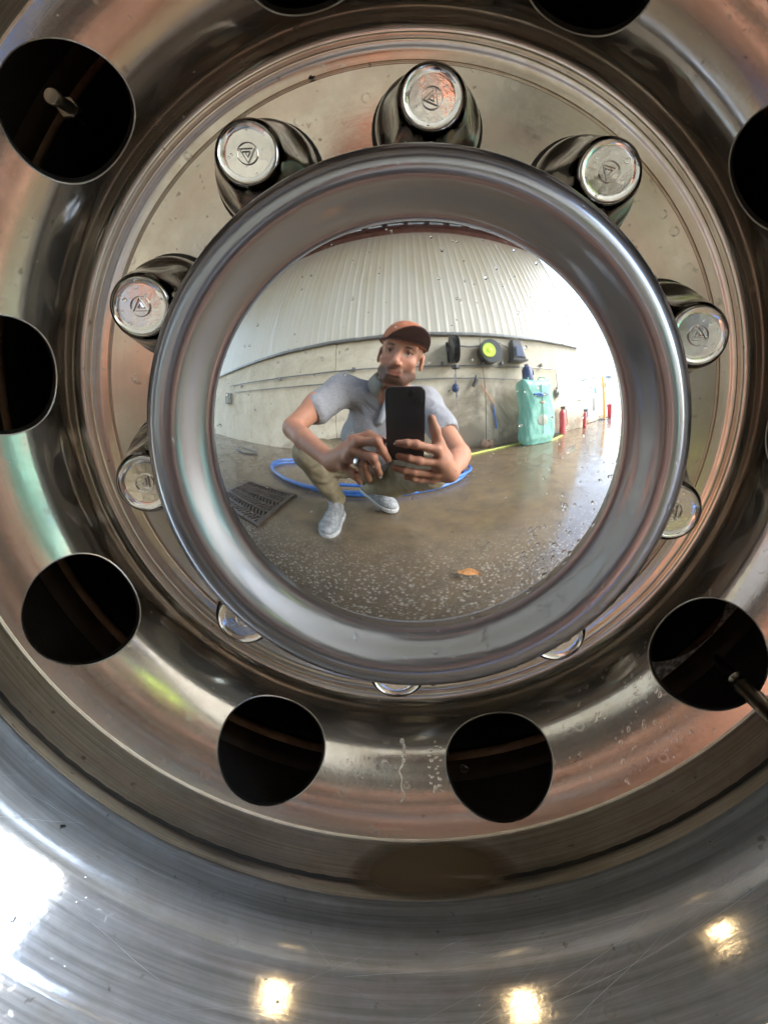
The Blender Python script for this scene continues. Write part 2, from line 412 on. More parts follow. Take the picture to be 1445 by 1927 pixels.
# hub cap -------------------------------------------------------------------
cap = mesh('hub_cap_skirt', *(lambda b: (b.v, b.f))(MB().lathe([(.1005,-.066),(.1005,.0685)], axis='y', n=96)), M['nut'], wheel, True)
cap.data.set_sharp_from_angle(angle=R(40))
RC, YC, KC = .2036, .1012, 2.4158; EDGE = .0800
rho = np.concatenate([[.0004], np.linspace(.002, EDGE, 70)])
tt = (RC-np.sqrt(RC*RC-KC*rho*rho))/KC
dprof = np.stack([rho, YC-RC+tt], 1); ye = dprof[-1, 1]
n = 256; a = np.linspace(0, 2*np.pi, n, endpoint=False); V = [(0, YC-RC, 0)]; NN = [(0, -1, 0)]; F = []
for r_, y_ in dprof:
    for t in a:
        V.append((r_*math.cos(t), y_, r_*math.sin(t)))
        g = np.array([r_*math.cos(t), KC*(y_-(YC-RC))-RC, r_*math.sin(t)]); g /= np.linalg.norm(g); NN.append(tuple(g))
for k in range(n): F.append((0, 1+k, 1+(k+1)%n))
for i in range(len(dprof)-1):
    for k in range(n): F.append((1+i*n+k, 1+(i+1)*n+k, 1+(i+1)*n+(k+1)%n, 1+i*n+(k+1)%n))
dome = mesh('hub_cap_dome', V, F, M['dome'], wheel, True, NN)
# bead
BEAD = [(EDGE, ye, 1),(.0806, ye+.0003),(.0830,ye-.0004),(.0860,ye-.0019),(.0890,ye-.0040),(.0920,ye-.0060),(.0950,ye-.0073),(.0980,ye-.0077),(.1005,ye-.0072),(.1028,ye-.0058),(.1048,ye-.0034),(.1064,ye+.0000),(.1075,ye+.0042),(.1080,ye+.0088),(.1075,ye+.0125),(.1062,ye+.0150),(.1042,ye+.0162),(.1012,ye+.0166)]
revolve('hub_cap_bead', smoothed(spline(BEAD, 10), 90), M['bead'], wheel, 256)

# nut covers ------------------------------------------------------------------
def nut_cover():
    prof = [(.0138,.0000),(.0150,.0010),(.0162,.0035),(.0176,.0100),(.0192,.0200),(.0210,.0310),(.0236,.0410),(.0262,.0480),(.0275,.0540),(.0278,.0600),(.0278,.0680)]
    pr = spline(prof, 4); nn = 60; v = []; f = []
    for r_, h in pr:
        for k in range(nn):
            t = 2*math.pi*k/nn
            # soft hexagon in the middle of its height
            wgt = math.exp(-((h-.026)/.014)**2)*.85
            hexr = math.cos(math.pi/6)/math.cos((t % (math.pi/3))-math.pi/6)
            rr_ = r_*(1+wgt*(hexr*1.07-1))
            v.append((rr_*math.cos(t), h, rr_*math.sin(t)))
    for i in range(len(pr)-1):
        for k in range(nn): f.append((i*nn+k, (i+1)*nn+k, (i+1)*nn+(k+1)%nn, i*nn+(k+1)%nn))
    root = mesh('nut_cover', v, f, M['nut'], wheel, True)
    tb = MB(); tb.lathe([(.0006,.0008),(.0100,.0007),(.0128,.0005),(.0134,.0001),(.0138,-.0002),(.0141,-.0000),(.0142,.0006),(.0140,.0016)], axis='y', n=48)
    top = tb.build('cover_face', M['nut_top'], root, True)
    sb = MB(); sb.lathe([(.0272,.0660),(.0296,.0662),(.0300,.0674),(.0274,.0676)], axis='y', n=40); sb.build('seam_grime_ring', M['drum'], root, True)  # dark ring added for the grime in the seam
    em = MB(); r_ = .0048
    em.tube([(r_*math.cos(t), -.0000, r_*math.sin(t)) for t in np.linspace(0, 2*math.pi, 28, endpoint=False)], .00026, 6, closed=True)
    tri = [(.0042*math.cos(R(90+120*i)), 0, .0042*math.sin(R(90+120*i))) for i in range(3)]
    em.tube(tri[:2], .00028, 6); em.tube([tri[0], tri[2]], .00028, 6)
    for k_, w_ in ((-.0021, 1.), (-.0008, .72)):
        em.tube([(-.0035*w_+.0012, .0001, k_), (.0035*w_, .0001, k_)], .00030, 6)
    em.tube([(-.0012, .0001, -.0006), (.0001, .0001, .0016), (.0012, .0001, -.0006)], .0003, 6)
    em.build('cover_emblem', M['nut_top'], root, True)
    return root
nc = nut_cover(); nuts = [nc]
spin = [160, 215, 180, 0, 95, 30, 70, 10, 200, 4]
for k in range(1, 10):
    c = nc.copy(); COL.objects.link(c); c.parent = wheel
    for ch in nc.children:
        d = ch.copy(); COL.objects.link(d); d.parent = c
    nuts.append(c)
for k, c in enumerate(nuts):
    a_ = PH_N+k*SECT
    c.location = (.1429*math.cos(a_), .0015, .1429*math.sin(a_)); c.rotation_euler = (0, -R(spin[k]), 0)

# valve stem in the upper left hole, extension hose in the lower right one
vb = MB(); P0 = Vector((-.1684, .022, .1583)); P1 = Vector((-.1702, .045, .1590)); P2 = Vector((-.1745,.085,.1570))
vb.lathe([(.0015,0),(.0034,.0002),(.0039,.0008),(.0039,.0055),(.0030,.0062),(.0030,.023),(.0036,.024)], o=tuple(P0), axis='y', n=20)
vs_ = vb.build('valve_stem', M['brass'], wheel, True)
hx = MB(); hx.lathe([(.0050,0),(.0057,.001),(.0057,.006),(.0050,.007)], o=tuple(P1), axis='y', n=6); hx.build('hex_nut', M['brass'], vs_)
wb = MB(); wb.tube([P1, P2, P2+Vector((-.006,.06,-.012))], .0012, 6); wb.build('stay_wire', M['brass'], vs_, True)
eb = MB(); A = Vector((.1795,.030,-.1656)); B = Vector((.1848,-.008,-.1713)); C_ = Vector((.1950,-.075,-.1825))
eb.tube([A+(A-B)*.5, A+(A-B)*.45, A, A+(B-A)*.04, A+(B-A)*.09, A+(B-A)*.14, A+(B-A)*.20, A+(B-A)*.26, A+(B-A)*.34, B, C_], [.002,.0030,.0030,.0046,.0048,.0034,.0034,.0050,.0046,.0040,.0038], 14)
eb.build('valve_extension', varied('grimy_valve_steel', (.20,.17,.14), (.42,.38,.33), .3, 120, metal=1.).m, wheel, True)

# puddle of brown water lying in the bottom of the valley
zl = -.2582; v = [(0, -.020, zl)]; f = []; cs_ = []
ys = np.linspace(.0040, -.0480, 27)
vp = spline(VAL, 12)
o_ = np.argsort(vp[:,1])
v = []; f = []; dep = []; NYp, NXp = 44, 41
for i in range(NYp):
    y_ = .0120-(.0120+.0440)*i/(NYp-1); r_ = np.interp(y_, vp[o_,1], vp[o_,0]); hw = math.sqrt(max(r_*r_-zl*zl, 0))+.0004
    for j in range(NXp):
        x_ = -hw+2*hw*j/(NXp-1); v.append((x_, y_, zl)); dep.append(max(0., math.sqrt(max(r_*r_-x_*x_, 0))+zl))
for i in range(NYp-1):
    for j in range(NXp-1): f.append((i*NXp+j, i*NXp+j+1, (i+1)*NXp+j+1, (i+1)*NXp+j))
pud = mesh('rim_puddle', v, f, M['mud'], None, True, loc=HUB)
at_ = pud.data.attributes.new('depth', 'FLOAT', 'POINT'); at_.data.foreach_set('value', dep[:len(pud.data.vertices)])
tag(pud, 'small puddle of muddy brown water lying in the bottom groove of the wheel rim', 'puddle')

# scratches on the barrel: hair thin raised burrs following the surface
bar_p = spline([(.2412,-.0640),(.2450,-.0750),(.2519,-.0900),(.2600,-.1050),(.2667,-.1170)], 10)
def bar_r(y): o2 = np.argsort(bar_p[:,1]); return np.interp(y, bar_p[o2,1], bar_p[o2,0])
sv = []; sf = []
def scratch(a0, y0, a1, y1, wdt):
    nseg = max(4, int(abs(a1-a0)/R(1.2))+int(abs(y1-y0)/.006)); base = len(sv)
    for i in range(nseg+1):
        t = i/nseg; a_ = a0+(a1-a0)*t; y_ = y0+(y1-y0)*t+.0006*math.sin(t*5)
        r_ = bar_r(y_)-.00012; hw = wdt*math.sin(math.pi*min(max(t,.04),.96))**.6/2
        p = Vector((r_*math.cos(a_), y_, r_*math.sin(a_)))
        tan = Vector((-math.sin(a_)*r_*(a1-a0), (y1-y0), math.cos(a_)*r_*(a1-a0))).normalized()
        nn_ = Vector((-math.cos(a_), -.5, -math.sin(a_))).normalized(); sd_ = tan.cross(nn_).normalized()
        sv.append(p+sd_*hw); sv.append(p-nn_*(-.00006)); sv.append(p-sd_*hw)
    for i in range(nseg):
        b = base+i*3
        sf.append((b, b+1, b+4, b+3)); sf.append((b+1, b+2, b+5, b+4))
for i in range(70):
    a0 = R(random.uniform(-150, -25)); 
    if random.random() < .55: a1 = a0+R(random.uniform(2, 12)); y0 = random.uniform(-.112, -.070); y1 = y0+random.uniform(-.012, .012)
    else: a1 = a0+R(random.uniform(3, 13)); y0 = random.uniform(-.118, -.095); y1 = y0+random.uniform(.015, .035)
    y1 = min(max(y1, -.118), -.070)
    scratch(a0, y0, a1, y1, random.choice([.00004, .00005, .00008, .00012]))
for (a0,y0,a1,y1) in ((-92,-.116,-66,-.082),(-84,-.108,-60,-.090),(-78,-.112,-66,-.090),(-100,-.092,-86,-.086),(-70,-.098,-52,-.088),(-128,-.100,-118,-.108)):
    scratch(R(a0), y0, R(a1), y1, .00022)
tag(mesh('scratch_burr', sv, sf, M['scratch'], wheel, True), kind='stuff')

# water drops and beads on the metal --------------------------------------------
def drop_mesh(nm, seed, n=14):
    r2 = random.Random(seed); v = [(0,0,1.)]; f = []; rows = 5
    ph = [r2.uniform(0, 6.28) for _ in range(3)]
    for i in range(1, rows+1):
        t = i/rows; rr_ = math.sin(t*math.pi/2); h = math.cos(t*math.pi/2)
        for k in range(n):
            a_ = 2*math.pi*k/n; w_ = 1+.12*math.sin(2*a_+ph[0])+.08*math.sin(3*a_+ph[1])
            v.append((rr_*w_*math.cos(a_), rr_*w_*math.sin(a_), h))
    for k in range(n): f.append((0, 1+k, 1+(k+1)%n))
    for i in range(rows-1):
        for k in range(n): f.append((1+i*n+k, 1+(i+1)*n+k, 1+(i+1)*n+(k+1)%n, 1+i*n+(k+1)%n))
    return v, f
dropset = [drop_mesh('d', i) for i in range(6)]
DV, DF = [], []
def put_drop(p, nrm, rad, hgt, stretch=1., ang_=None):
    nrm = Vector(nrm).normalized(); v, f = random.choice(dropset)
    t = nrm.cross(Vector((0,0,1)));
    if t.length < .05: t = Vector((1,0,0))
    t.normalize(); b = nrm.cross(t)            # b points along the fall line
    an = random.uniform(-.4,.4) if ang_ is None else ang_
    t2 = t*math.cos(an)+b*math.sin(an); b2 = -t*math.sin(an)+b*math.cos(an)
    base = len(DV); p = Vector(p)
    for x, y, z in v: DV.append(p+t2*x*rad+b2*y*rad*stretch+nrm*z*hgt)
    DF.extend([tuple(i+base for i in q) for q in f])
def dome_at(x, z):
    r_ = math.hypot(x, z); t = (RC-math.sqrt(RC*RC-KC*r_*r_))/KC; y = YC-RC+t
    return (x, y, z), (x, KC*t-RC, z)
cnt = 0
while cnt < 300:
    r_ = EDGE*math.sqrt(random.random())*.99; a_ = random.uniform(0, 2*math.pi); x, z = r_*math.cos(a_), r_*math.sin(a_)
    wgt = .10 + .8*max(0, (r_/EDGE)**3*max(0, math.cos(a_-R(-20)))) + .25*(r_/EDGE)**4
    if random.random() > wgt: continue
    p, nr = dome_at(x, z); rad = abs(random.gauss(0, .00028))+.00016
    put_drop(p, nr, rad, rad*.45, random.choice([1,1,1.4])); cnt += 1
for i in range(46):   # larger irregular beads low on the right of the dome
    a_ = R(random.gauss(-48, 14)); r_ = EDGE*random.uniform(.70, .985); p, nr = dome_at(r_*math.cos(a_), r_*math.sin(a_))
    rad = random.uniform(.0004, .0012); put_drop(p, nr, rad, rad*.22, random.uniform(.8, 1.8), random.uniform(0, 3))
bp = spline(BEAD, 6); bt = np.gradient(bp, axis=0)
for i in range(260):  # bead ring
    a_ = R(random.choice([random.gauss(-62, 26), random.uniform(0, 360), random.gauss(-62, 26)]))
    j = random.randint(8, 80); r_, y_ = bp[j]; d = bt[j]/np.linalg.norm(bt[j]); nr_, ny_ = d[1], -d[0]
    big_ = random.random() < .18 and -100 < math.degrees(a_) < -20
    rad = random.uniform(.0006,.0015) if big_ else abs(random.gauss(0, .00025))+.00016
    put_drop((r_*math.cos(a_), y_, r_*math.sin(a_)), (nr_*math.cos(a_), ny_, nr_*math.sin(a_)), rad, rad*(.25 if big_ else .45), random.uniform(1, 2.2))
def disc_drop(a_, s_, rad, flat=.3, st=1.):
    p = disc_point(np.array(a_), np.array(s_)); nr = disc_normal(np.array(a_), np.array(s_)); put_drop(p, nr, rad, rad*flat, st)
for i in range(300):
    a_ = random.uniform(0, 2*math.pi); s_ = random.uniform(.002, L[-1]-.002)
    da = (a_-PH_H+SECT/2) % SECT - SECT/2
    if math.hypot(da*HR, s_-sh) < HRAD+.002: continue
    disc_drop(a_, s_, abs(random.gauss(0,.0003))+.0002)
for i in range(90):   # splashes at the lower right and the run at the bottom
    a_ = R(random.gauss(-55, 7)) ; s_ = sh+random.uniform(-.030, .034); da = (a_-PH_H+SECT/2) % SECT - SECT/2
    if math.hypot(da*HR, s_-sh) < HRAD+.003: continue
    disc_drop(a_, s_, random.uniform(.0004,.0011), .18, random.uniform(1, 2.4))
for i in range(26):
    disc_drop(R(-88.5)+random.gauss(0, .012), sh+random.uniform(-.020, .012), random.uniform(.0005,.0014), .3)
disc_drop(R(-84.2), sh-.002, .0026, .25); 
for i in range(34):
    t_ = i/33; disc_drop(R(-93.9)+.004*math.sin(t_*9)+.003*math.sin(t_*23), sh-.0185+.034*t_, (.00085 if t_ < .45 else .00045)*random.uniform(.8,1.2), .45, 2.)
disc_drop(R(-94.), sh-.0195, .0015, .5, 1.2)
for i in range(150):  # flange and barrel
    a_ = random.uniform(0, 2*math.pi); r_ = random.uniform(.105,.175); rad = abs(random.gauss(0,.0003))+.0002
    put_drop((r_*math.cos(a_), .069, r_*math.sin(a_)), (0,-1,0), rad, rad*.4)
for i in range(150):
    a_ = R(random.uniform(-160,-20)); y_ = random.uniform(-.118,-.069); rad = abs(random.gauss(0,.0004))+.0002; r_ = bar_r(y_)
    put_drop((r_*math.cos(a_), y_, r_*math.sin(a_)), (-math.cos(a_),-.6,-math.sin(a_)), rad, rad*.3)
for k in range(10):
    a_ = PH_N+k*SECT
    for i in range(9):
        b_ = random.uniform(0, 6.28); r_ = .0115*math.sqrt(random.random()); rad = abs(random.gauss(0,.0004))+.0002
        put_drop((.1429*math.cos(a_)+r_*math.cos(b_), .0021-.0001, .1429*math.sin(a_)+r_*math.sin(b_)), (0,-1,0), rad, rad*.5)
dr = mesh('water_drops', DV, DF, M['water'], None, True, loc=HUB)
tag(dr, 'clear water drops beaded over the chrome cap and the aluminium of the wheel', 'water drops', kind='stuff')

# small bits of dirt stuck to the metal
M['grit'] = varied('black_grit', (.012,.010,.008), (.03,.025,.02), .7, 300).m
def crumb(p, pts, rad, lab):
    b = MB(); b.tube([Vector(p)+Vector(q_)*.001 for q_ in pts], rad, 6); c = b.build('dirt_crumb', M['grit'], None, True, loc=HUB); tag(c, lab, 'dirt')
crumb((-.1981,.0432,.0815), [(-.6,0,-3),(-.4,-.3,-1),(.6,-.5,1),(.8,-.3,2.6)], [.0003,.0007,.0006,.0003], 'tiny black twig of dirt stuck on the wheel disc between the two left holes')
crumb((-.0459,.0683,.1721), [(-1.6,0,-.5),(-.3,-.4,.2),(.6,-.3,-.2),(1.4,-.2,.6)], [.0006,.0011,.0007,.0005], 'dark crumb of dirt caught on the ring left of the topmost nut cover')
crumb((-.1708,-.0766,-.1752), [(-1.2,0,.3),(-.3,-.4,-.1),(.5,-.3,.1),(1.3,-.2,-.3)], [.0003,.0008,.0007,.0003], 'tiny dark speck of dirt stuck on the outer rim at the lower left')

# ================================================================= THE BAY BEHIND THE CAMERA
q = Mat('wet_concrete_floor', (.2,.17,.13), .2, 0, .6)
n1 = q.noise(1.1, 5, .6); n2 = q.noise(9, 5, .65); n3 = q.noise(60, 3, .6)
vo = q.n('ShaderNodeTexVoronoi'); vo.inputs['Scale'].default_value = 72; q.link(q.coord(), vo.inputs['Vector'])
vo2 = q.n('ShaderNodeTexVoronoi'); vo2.inputs['Scale'].default_value = 120; q.link(q.coord(), vo2.inputs['Vector'])
base = q.mix(q.ramp(n1, [(.35, 0.), (.65, 1.)]), (.14,.100,.056), (.23,.165,.095))
base = q.mix(q.ramp(n2, [(.3, 0.), (.7, 1.)]), base, (.095,.074,.050))
# exposed aggregate where the topping has worn away beside the wheel
sp = q.n('ShaderNodeSeparateXYZ'); q.link(q.coord(), sp.inputs[0])
near = q.ramp(q.math('ADD', q.math('MULTIPLY', sp.outputs[1], -1.), q.math('MULTIPLY', n2, .5)), [(.62, 1.), (1.0, 0.)])
peb = q.ramp(vo.outputs['Distance'], [(.24, 1.), (.46, 0.)])
pick = q.ramp(q.math('MULTIPLY', q.n('ShaderNodeRGBToBW').outputs[0] if False else q.noise(55, 1, .5), 1.), [(.38, 0.), (.52, 1.)])
pf = q.math('MULTIPLY', q.math('MULTIPLY', peb, pick), near)
base = q.mix(q.math('MULTIPLY', near, .55), base, (.072,.06,.045))
base = q.mix(q.math('MULTIPLY', pf, .62), base, (.40,.36,.30))
base = q.mix(q.math('MULTIPLY', q.ramp(vo2.outputs['Distance'], [(.15, 1.), (.3, 0.)]), q.math('MULTIPLY', near, q.ramp(n3, [(.5,0.),(.6,1.)]))), base, (.30,.27,.23))
q.set('Base Color', base)
wet = q.ramp(q.noise(1.7, 4, .6, dist=.8), [(.42, 0.), (.56, 1.)])
q.set('Roughness', q.math('ADD', q.math('MULTIPLY', wet, .16), q.ramp(n2, [(.35, .04), (.65, .18)])))
q.bump(q.noise(2.2, 3, .5), .15, .01); q.bump(q.math('ADD', n3, q.math('MULTIPLY', vo.outputs['Distance'], near)), .25, .0025)
M['floor'] = q.m
M['yard'] = varied('wet_asphalt_yard', (.10,.10,.10), (.16,.155,.15), .12, 3, bump=.15).m
def conc(name, c1, c2, c3):
    q = Mat(name, c1, .7)
    a = q.noise(1.6, 6, .65, dist=.6); b = q.noise(14, 5, .6)
    sp = q.n('ShaderNodeSeparateXYZ'); q.link(q.coord(), sp.inputs[0])
    xd = q.math('MULTIPLY', q.math('ABSOLUTE', q.math('SUBTRACT', sp.outputs[0], .75)), .30)
    low = q.ramp(q.math('ADD', q.math('ADD', sp.outputs[2], xd), q.math('MULTIPLY', q.math('SUBTRACT', a, .5), 2.0)), [(.40, 1.), (1.25, 0.)])   # splashed dirt and algae
    col = q.mix(q.ramp(a, [(.35,0.),(.65,1.)]), c1, c2); col = q.mix(q.math('MULTIPLY', low, .85), col, c3)
    col = q.mix(q.ramp(b, [(.5,0.),(.8,.35)]), col, (.25,.22,.17)); q.set('Base Color', col)
    q.bump(b, .3, .004); return q.m
M['conc'] = conc('stained_concrete', (.53,.45,.33), (.70,.62,.48), (.11,.088,.058))
q = Mat('cream_cladding', (.74,.72,.65), .45); a_ = q.noise(1.0, 5, .6, sc3=(1,1,.5)); q.set('Base Color', q.ramp(a_, [(.3,(.60,.53,.40)),(.5,(.65,.60,.51)),(.7,(.69,.655,.585))])); q.bump(q.noise(1.6, 3, .5, sc3=(1,1,.35)), .5, .03); M['clad'] = q.m
M['redbeam'] = varied('red_brown_paint', (.16,.060,.045), (.24,.10,.075), .5, 6, bump=.2).m
M['rafter'] = varied('dark_rafter_paint', (.07,.045,.04), (.12,.07,.06), .6, 6).m
M['ceil'] = varied('grey_brown_roof_sheet', (.13,.115,.10), (.19,.165,.145), .6, 2).m
M['grey'] = varied('grey_steel', (.18,.18,.18), (.26,.26,.255), .45, 12, metal=.4).m
M['black'] = varied('black_plastic', (.018,.018,.018), (.035,.035,.035), .4, 20).m
M['lime'] = Mat('lime_plastic', (.60,.85,.06), .4).m
M['navy'] = varied('navy_plastic', (.02,.035,.10), (.03,.05,.15), .4, 20).m
M['red'] = varied('fire_red_paint', (.50,.03,.05), (.6,.05,.07), .3, 14).m
M['orange'] = Mat('amber_paint', (.85,.40,.04), .45).m
M['white'] = varied('white_enamel', (.72,.74,.75), (.82,.83,.83), .35, 8).m
M['teal'] = Mat('teal_print', (.05,.40,.44), .5).m
M['hose'] = varied('blue_hose_rubber', (.035,.13,.42), (.06,.19,.55), .35, 30).m
M['yline'] = Mat('yellow_hose_rubber', (.55,.62,.10), .4).m
M['iron'] = varied('cast_iron', (.07,.055,.045), (.13,.10,.08), .45, 30, metal=.4, bump=.3).m

g = mesh('ground', [(-9,-300,0),(3.9,-300,0),(3.9,300,0),(-9,300,0)], [(0,1,2,3)], M['floor']); tag(g, kind='structure')
mesh('yard', [(3.9,-300,-.004),(300,-300,-.004),(300,300,-.004),(3.9,300,-.004)], [(0,1,2,3)], M['yard'])['kind'] = 'structure'
mesh('driveway', [(-300,-300,-.004),(-9,-300,-.004),(-9,300,-.004),(-300,300,-.004)], [(0,1,2,3)], M['yard'])['kind'] = 'structure'

WY = -2.70; XE = 3.40; XL = -7.4
wall = thing('wash_bay_wall', 'long wash bay wall of stained concrete below and cream ribbed cladding above', 'wall', (0, WY, 0))
xs_ = [XL, -5.3, -3.2, -1.1, 1.0, XE]
pm = None
for i in range(5):
    b = MB(); wd = xs_[i+1]-xs_[i]-.008; b.box(((xs_[i]+xs_[i+1])/2, -.10, .785), (wd, .20, 1.57)); b.build('concrete_panel', M['conc'], wall, bevel=.006)
b = MB(); b.box(((XL+XE)/2, -.03, 1.592), (XE-XL, .20, .040)); b.build('ledge_flashing', M['grey'], wall, bevel=.004)
# ribbed cladding, sheets of eight ribs
pitch = .135; sheet_w = pitch*7
x = XL; base_sheet = None
def clad_sheet(w_):
    n_ = int(round(w_/pitch)); pts = []
    for i in range(n_):
        x0 = i*pitch
        pts += [(x0, 0), (x0+.070, .002), (x0+.090, .007), (x0+.112, .007), (x0+.132, .001)]
    pts.append((w_, 0)); v = []; f = []
    for z in (1.612, 4.36):
        for (px, py) in pts: v.append((px, py-.05, z))
    k = len(pts)
    for i in range(k-1): f.append((i, i+1, k+i+1, k+i))
    return v, f
v, f = clad_sheet(sheet_w); base_sheet = mesh('cladding_sheet', v, f, M['clad'], wall, loc=(x, 0, 0))
x += sheet_w; j = 1
while x+sheet_w <= XE+.02:
    c = base_sheet.copy(); COL.objects.link(c); c.parent = wall; c.location = (x, -.002*(j % 2), 0); x += sheet_w; j += 1
rest = XE-x
if rest > .1:
    v, f = clad_sheet(round(rest/pitch)*pitch); mesh('cladding_sheet', v, f, M['clad'], wall, loc=(x, -.002*(j % 2), 0))
b = MB(); b.box((XE+.02, -.13, 2.98), (.035, .20, 2.76)); b.build('corner_trim', M['clad'], wall, bevel=.004)
b = MB(); b.box(((XL+XE)/2, -.02, 4.50), (XE-XL+.1, .10, .26)); b.box(((XL+XE)/2, .03, 4.378), (XE-XL+.1, .16, .014)); b.box(((XL+XE)/2, .03, 4.622), (XE-XL+.1, .16, .014)); b.build('head_beam', M['redbeam'], wall)

roof = thing('bay_roof', 'wash bay roof of grey brown sheets carried on dark rafters and red brown purlins', 'roof', (0, 0, 0))
raf = None; x = XL+.2
while x < XE+1.0:
    if raf is None:
        b = MB(); b.box((0, .60, 4.80), (.11, 6.7, .34)); raf = b.build('rafter', M['rafter'], roof, bevel=.006, loc=(x, 0, 0))
    else:
        c = raf.copy(); COL.objects.link(c); c.parent = roof; c.location = (x, 0, 0)
    x += .48
pur = None
for y in (-2.15, -1.1, -.05, 1.0, 2.05, 3.1):
    if pur is None:
        b = MB(); b.box((0, 0, 4.60), (XE-XL+1.0, .09, .06)); b.box((0, .04, 4.555), (XE-XL+1.0, .012, .045)); pur = b.build('purlin', M['redbeam'], roof, loc=((XL+XE)/2+.45, y, 0))
    else:
        c = pur.copy(); COL.objects.link(c); c.parent = roof; c.location = ((XL+XE)/2+.45, y, 0)
x0 = XL-.2
tm = Mat('dull_blue_added_sheet', (.30,.34,.38), .5); tl = tm.n('ShaderNodeBsdfTranslucent'); tl.inputs['Color'].default_value = (.20,.27,.34,1)
mx = tm.n('ShaderNodeMixShader'); mx.inputs[0].default_value = .75; tm.link(tm.b.outputs[0], mx.inputs[1]); tm.link(tl.outputs[0], mx.inputs[2]); tm.link(mx.outputs[0], tm.t.nodes['Material Output'].inputs[0])
M['added_sheet'] = tm.m
def roof_sheets(name, mat, ya, yb, dz):
    v = []; pts = []
    for i in range(4): pts += [(i*.25, 0), (i*.25+.15, 0), (i*.25+.18, .035), (i*.25+.22, .035)]
    pts.append((1.0, 0))
    for y in (ya, yb):
        for px, pz in pts: v.append((px, y, 5.0+dz+pz))
    k = len(pts); first = None; x = x0
    while x < XE+.5:
        if first is None: first = mesh(name, v, [(i, k+i, k+i+1, i+1) for i in range(k-1)], mat, roof, loc=(x, 0, 0)); c = first
        else: c = first.copy(); COL.objects.link(c); c.parent = roof
        c.location = (x, 0, .002*(int(round(x-x0)) % 2)); x += 1.0
roof_sheets('roof_sheet', M['ceil'], -2.84, -.40, 0.)
roof_sheets('added_light_sheet', M['added_sheet'], -.47, 4.3, .008)  # translucent sheets added to throw blue light on the rim barrel
tm = Mat('pale_translucent_strip', (.5,.5,.48), .5); tl = tm.n('ShaderNodeBsdfTranslucent'); tl.inputs['Color'].default_value = (.95,.95,.93,1)
mx = tm.n('ShaderNodeMixShader'); mx.inputs[0].default_value = .5; tm.link(tm.b.outputs[0], mx.inputs[1]); tm.link(tl.outputs[0], mx.inputs[2]); tm.link(mx.outputs[0], tm.t.nodes['Material Output'].inputs[0])
b = MB(); b.box(((XL+XE)/2, -2.78, 4.83), (XE-XL, .012, .40)); b.build('eave_strip', tm.m, roof)  # translucent strip added to mute the sky between the rafters
# steel columns on the open side
col0 = None
for i, x in enumerate((-6.9, -2.0, 3.3)):
    if col0 is None:
        b = MB(); b.box((0, 0, 2.25), (.012, .16, 4.5)); b.box((0, .085, 2.25), (.16, .012, 4.5)); b.box((0, -.085, 2.25), (.16, .012, 4.5)); b.box((0, 0, .01), (.26, .26, .02))
        col0 = b.build('steel_column', M['redbeam'], None, loc=(x, 3.9, 0)); c = col0
    else:
        c = col0.copy(); COL.objects.link(c); c.location = (x, 3.9, 0)
    tag(c, 'red brown steel column standing on the open side of the wash bay', 'column', 'steel columns carrying the roof')

# ceiling lamps
q = Mat('warm_lamp_glass', (1, .8, .5), .4); q.b.inputs['Emission Color'].default_value = (1, .70, .36, 1); q.b.inputs['Emission Strength'].default_value = 2.2; M['lampglass'] = q.m
LAMPS = [(-2.45, -1.25), (-.60, -1.25), (1.38, -1.25)]
l0 = None
for x, y in LAMPS:
    if l0 is None:
        l0 = thing('bay_lamp', 'warm lit flood lamp under the wash bay roof', 'lamp', (x, y, 4.52), 0, 'warm lamps hung under the roof')
        b = MB(); b.lathe([(.02,.05),(.05,.04),(.10,-.02),(.15,-.10),(.155,-.10),(.105,-.01),(.055,.05),(.02,.06)], n=24); b.build('lamp_shade', M['grey'], l0, True)
        b = MB(); b.lathe([(.02,-.055),(.05,-.075),(.085,-.088)], n=20); b.build('lamp_glass', M['lampglass'], l0, True)
        c = l0
    else: c = copy_tree(l0); c.location = (x, y, 4.52)
    c['label'] = {-2.45: 'leftmost warm lit flood lamp under the wash bay roof', -.60: 'middle warm lit flood lamp under the wash bay roof', 1.38: 'rightmost warm lit flood lamp under the wash bay roof'}[x]

# ---------------------------------------------------------------- things on the wall
pr = thing('wall_pipework', 'thin grey pipes running along the concrete wall above the stains', 'pipes', (0, WY, 0))
def pipe(pts, r, nm='pipe', m='grey'): b = MB(); b.tube(pts, r, 8); return b.build(nm, M[m], pr, True)
pipe([(-4.3,.05,1.22),(-2.0,.05,1.16),(2.38,.05,1.09),(2.44,.05,1.06),(2.44,.05,.78)], .010)
pipe([(-4.0,.045,1.05),(-1.4,.045,.98),(.6,.045,.95),(1.7,.045,.915)], .008)
b = MB(); b.box((2.44,.05,.74), (.06,.05,.10)); b.build('tap', M['grey'], pr, bevel=.01)
for x in (-3.6,-2.2,-.8,.4,1.3,2.1):
    b = MB(); b.box((x, .04, 1.15), (.03, .07, .05)); b.build('pipe_bracket', M['grey'], pr)

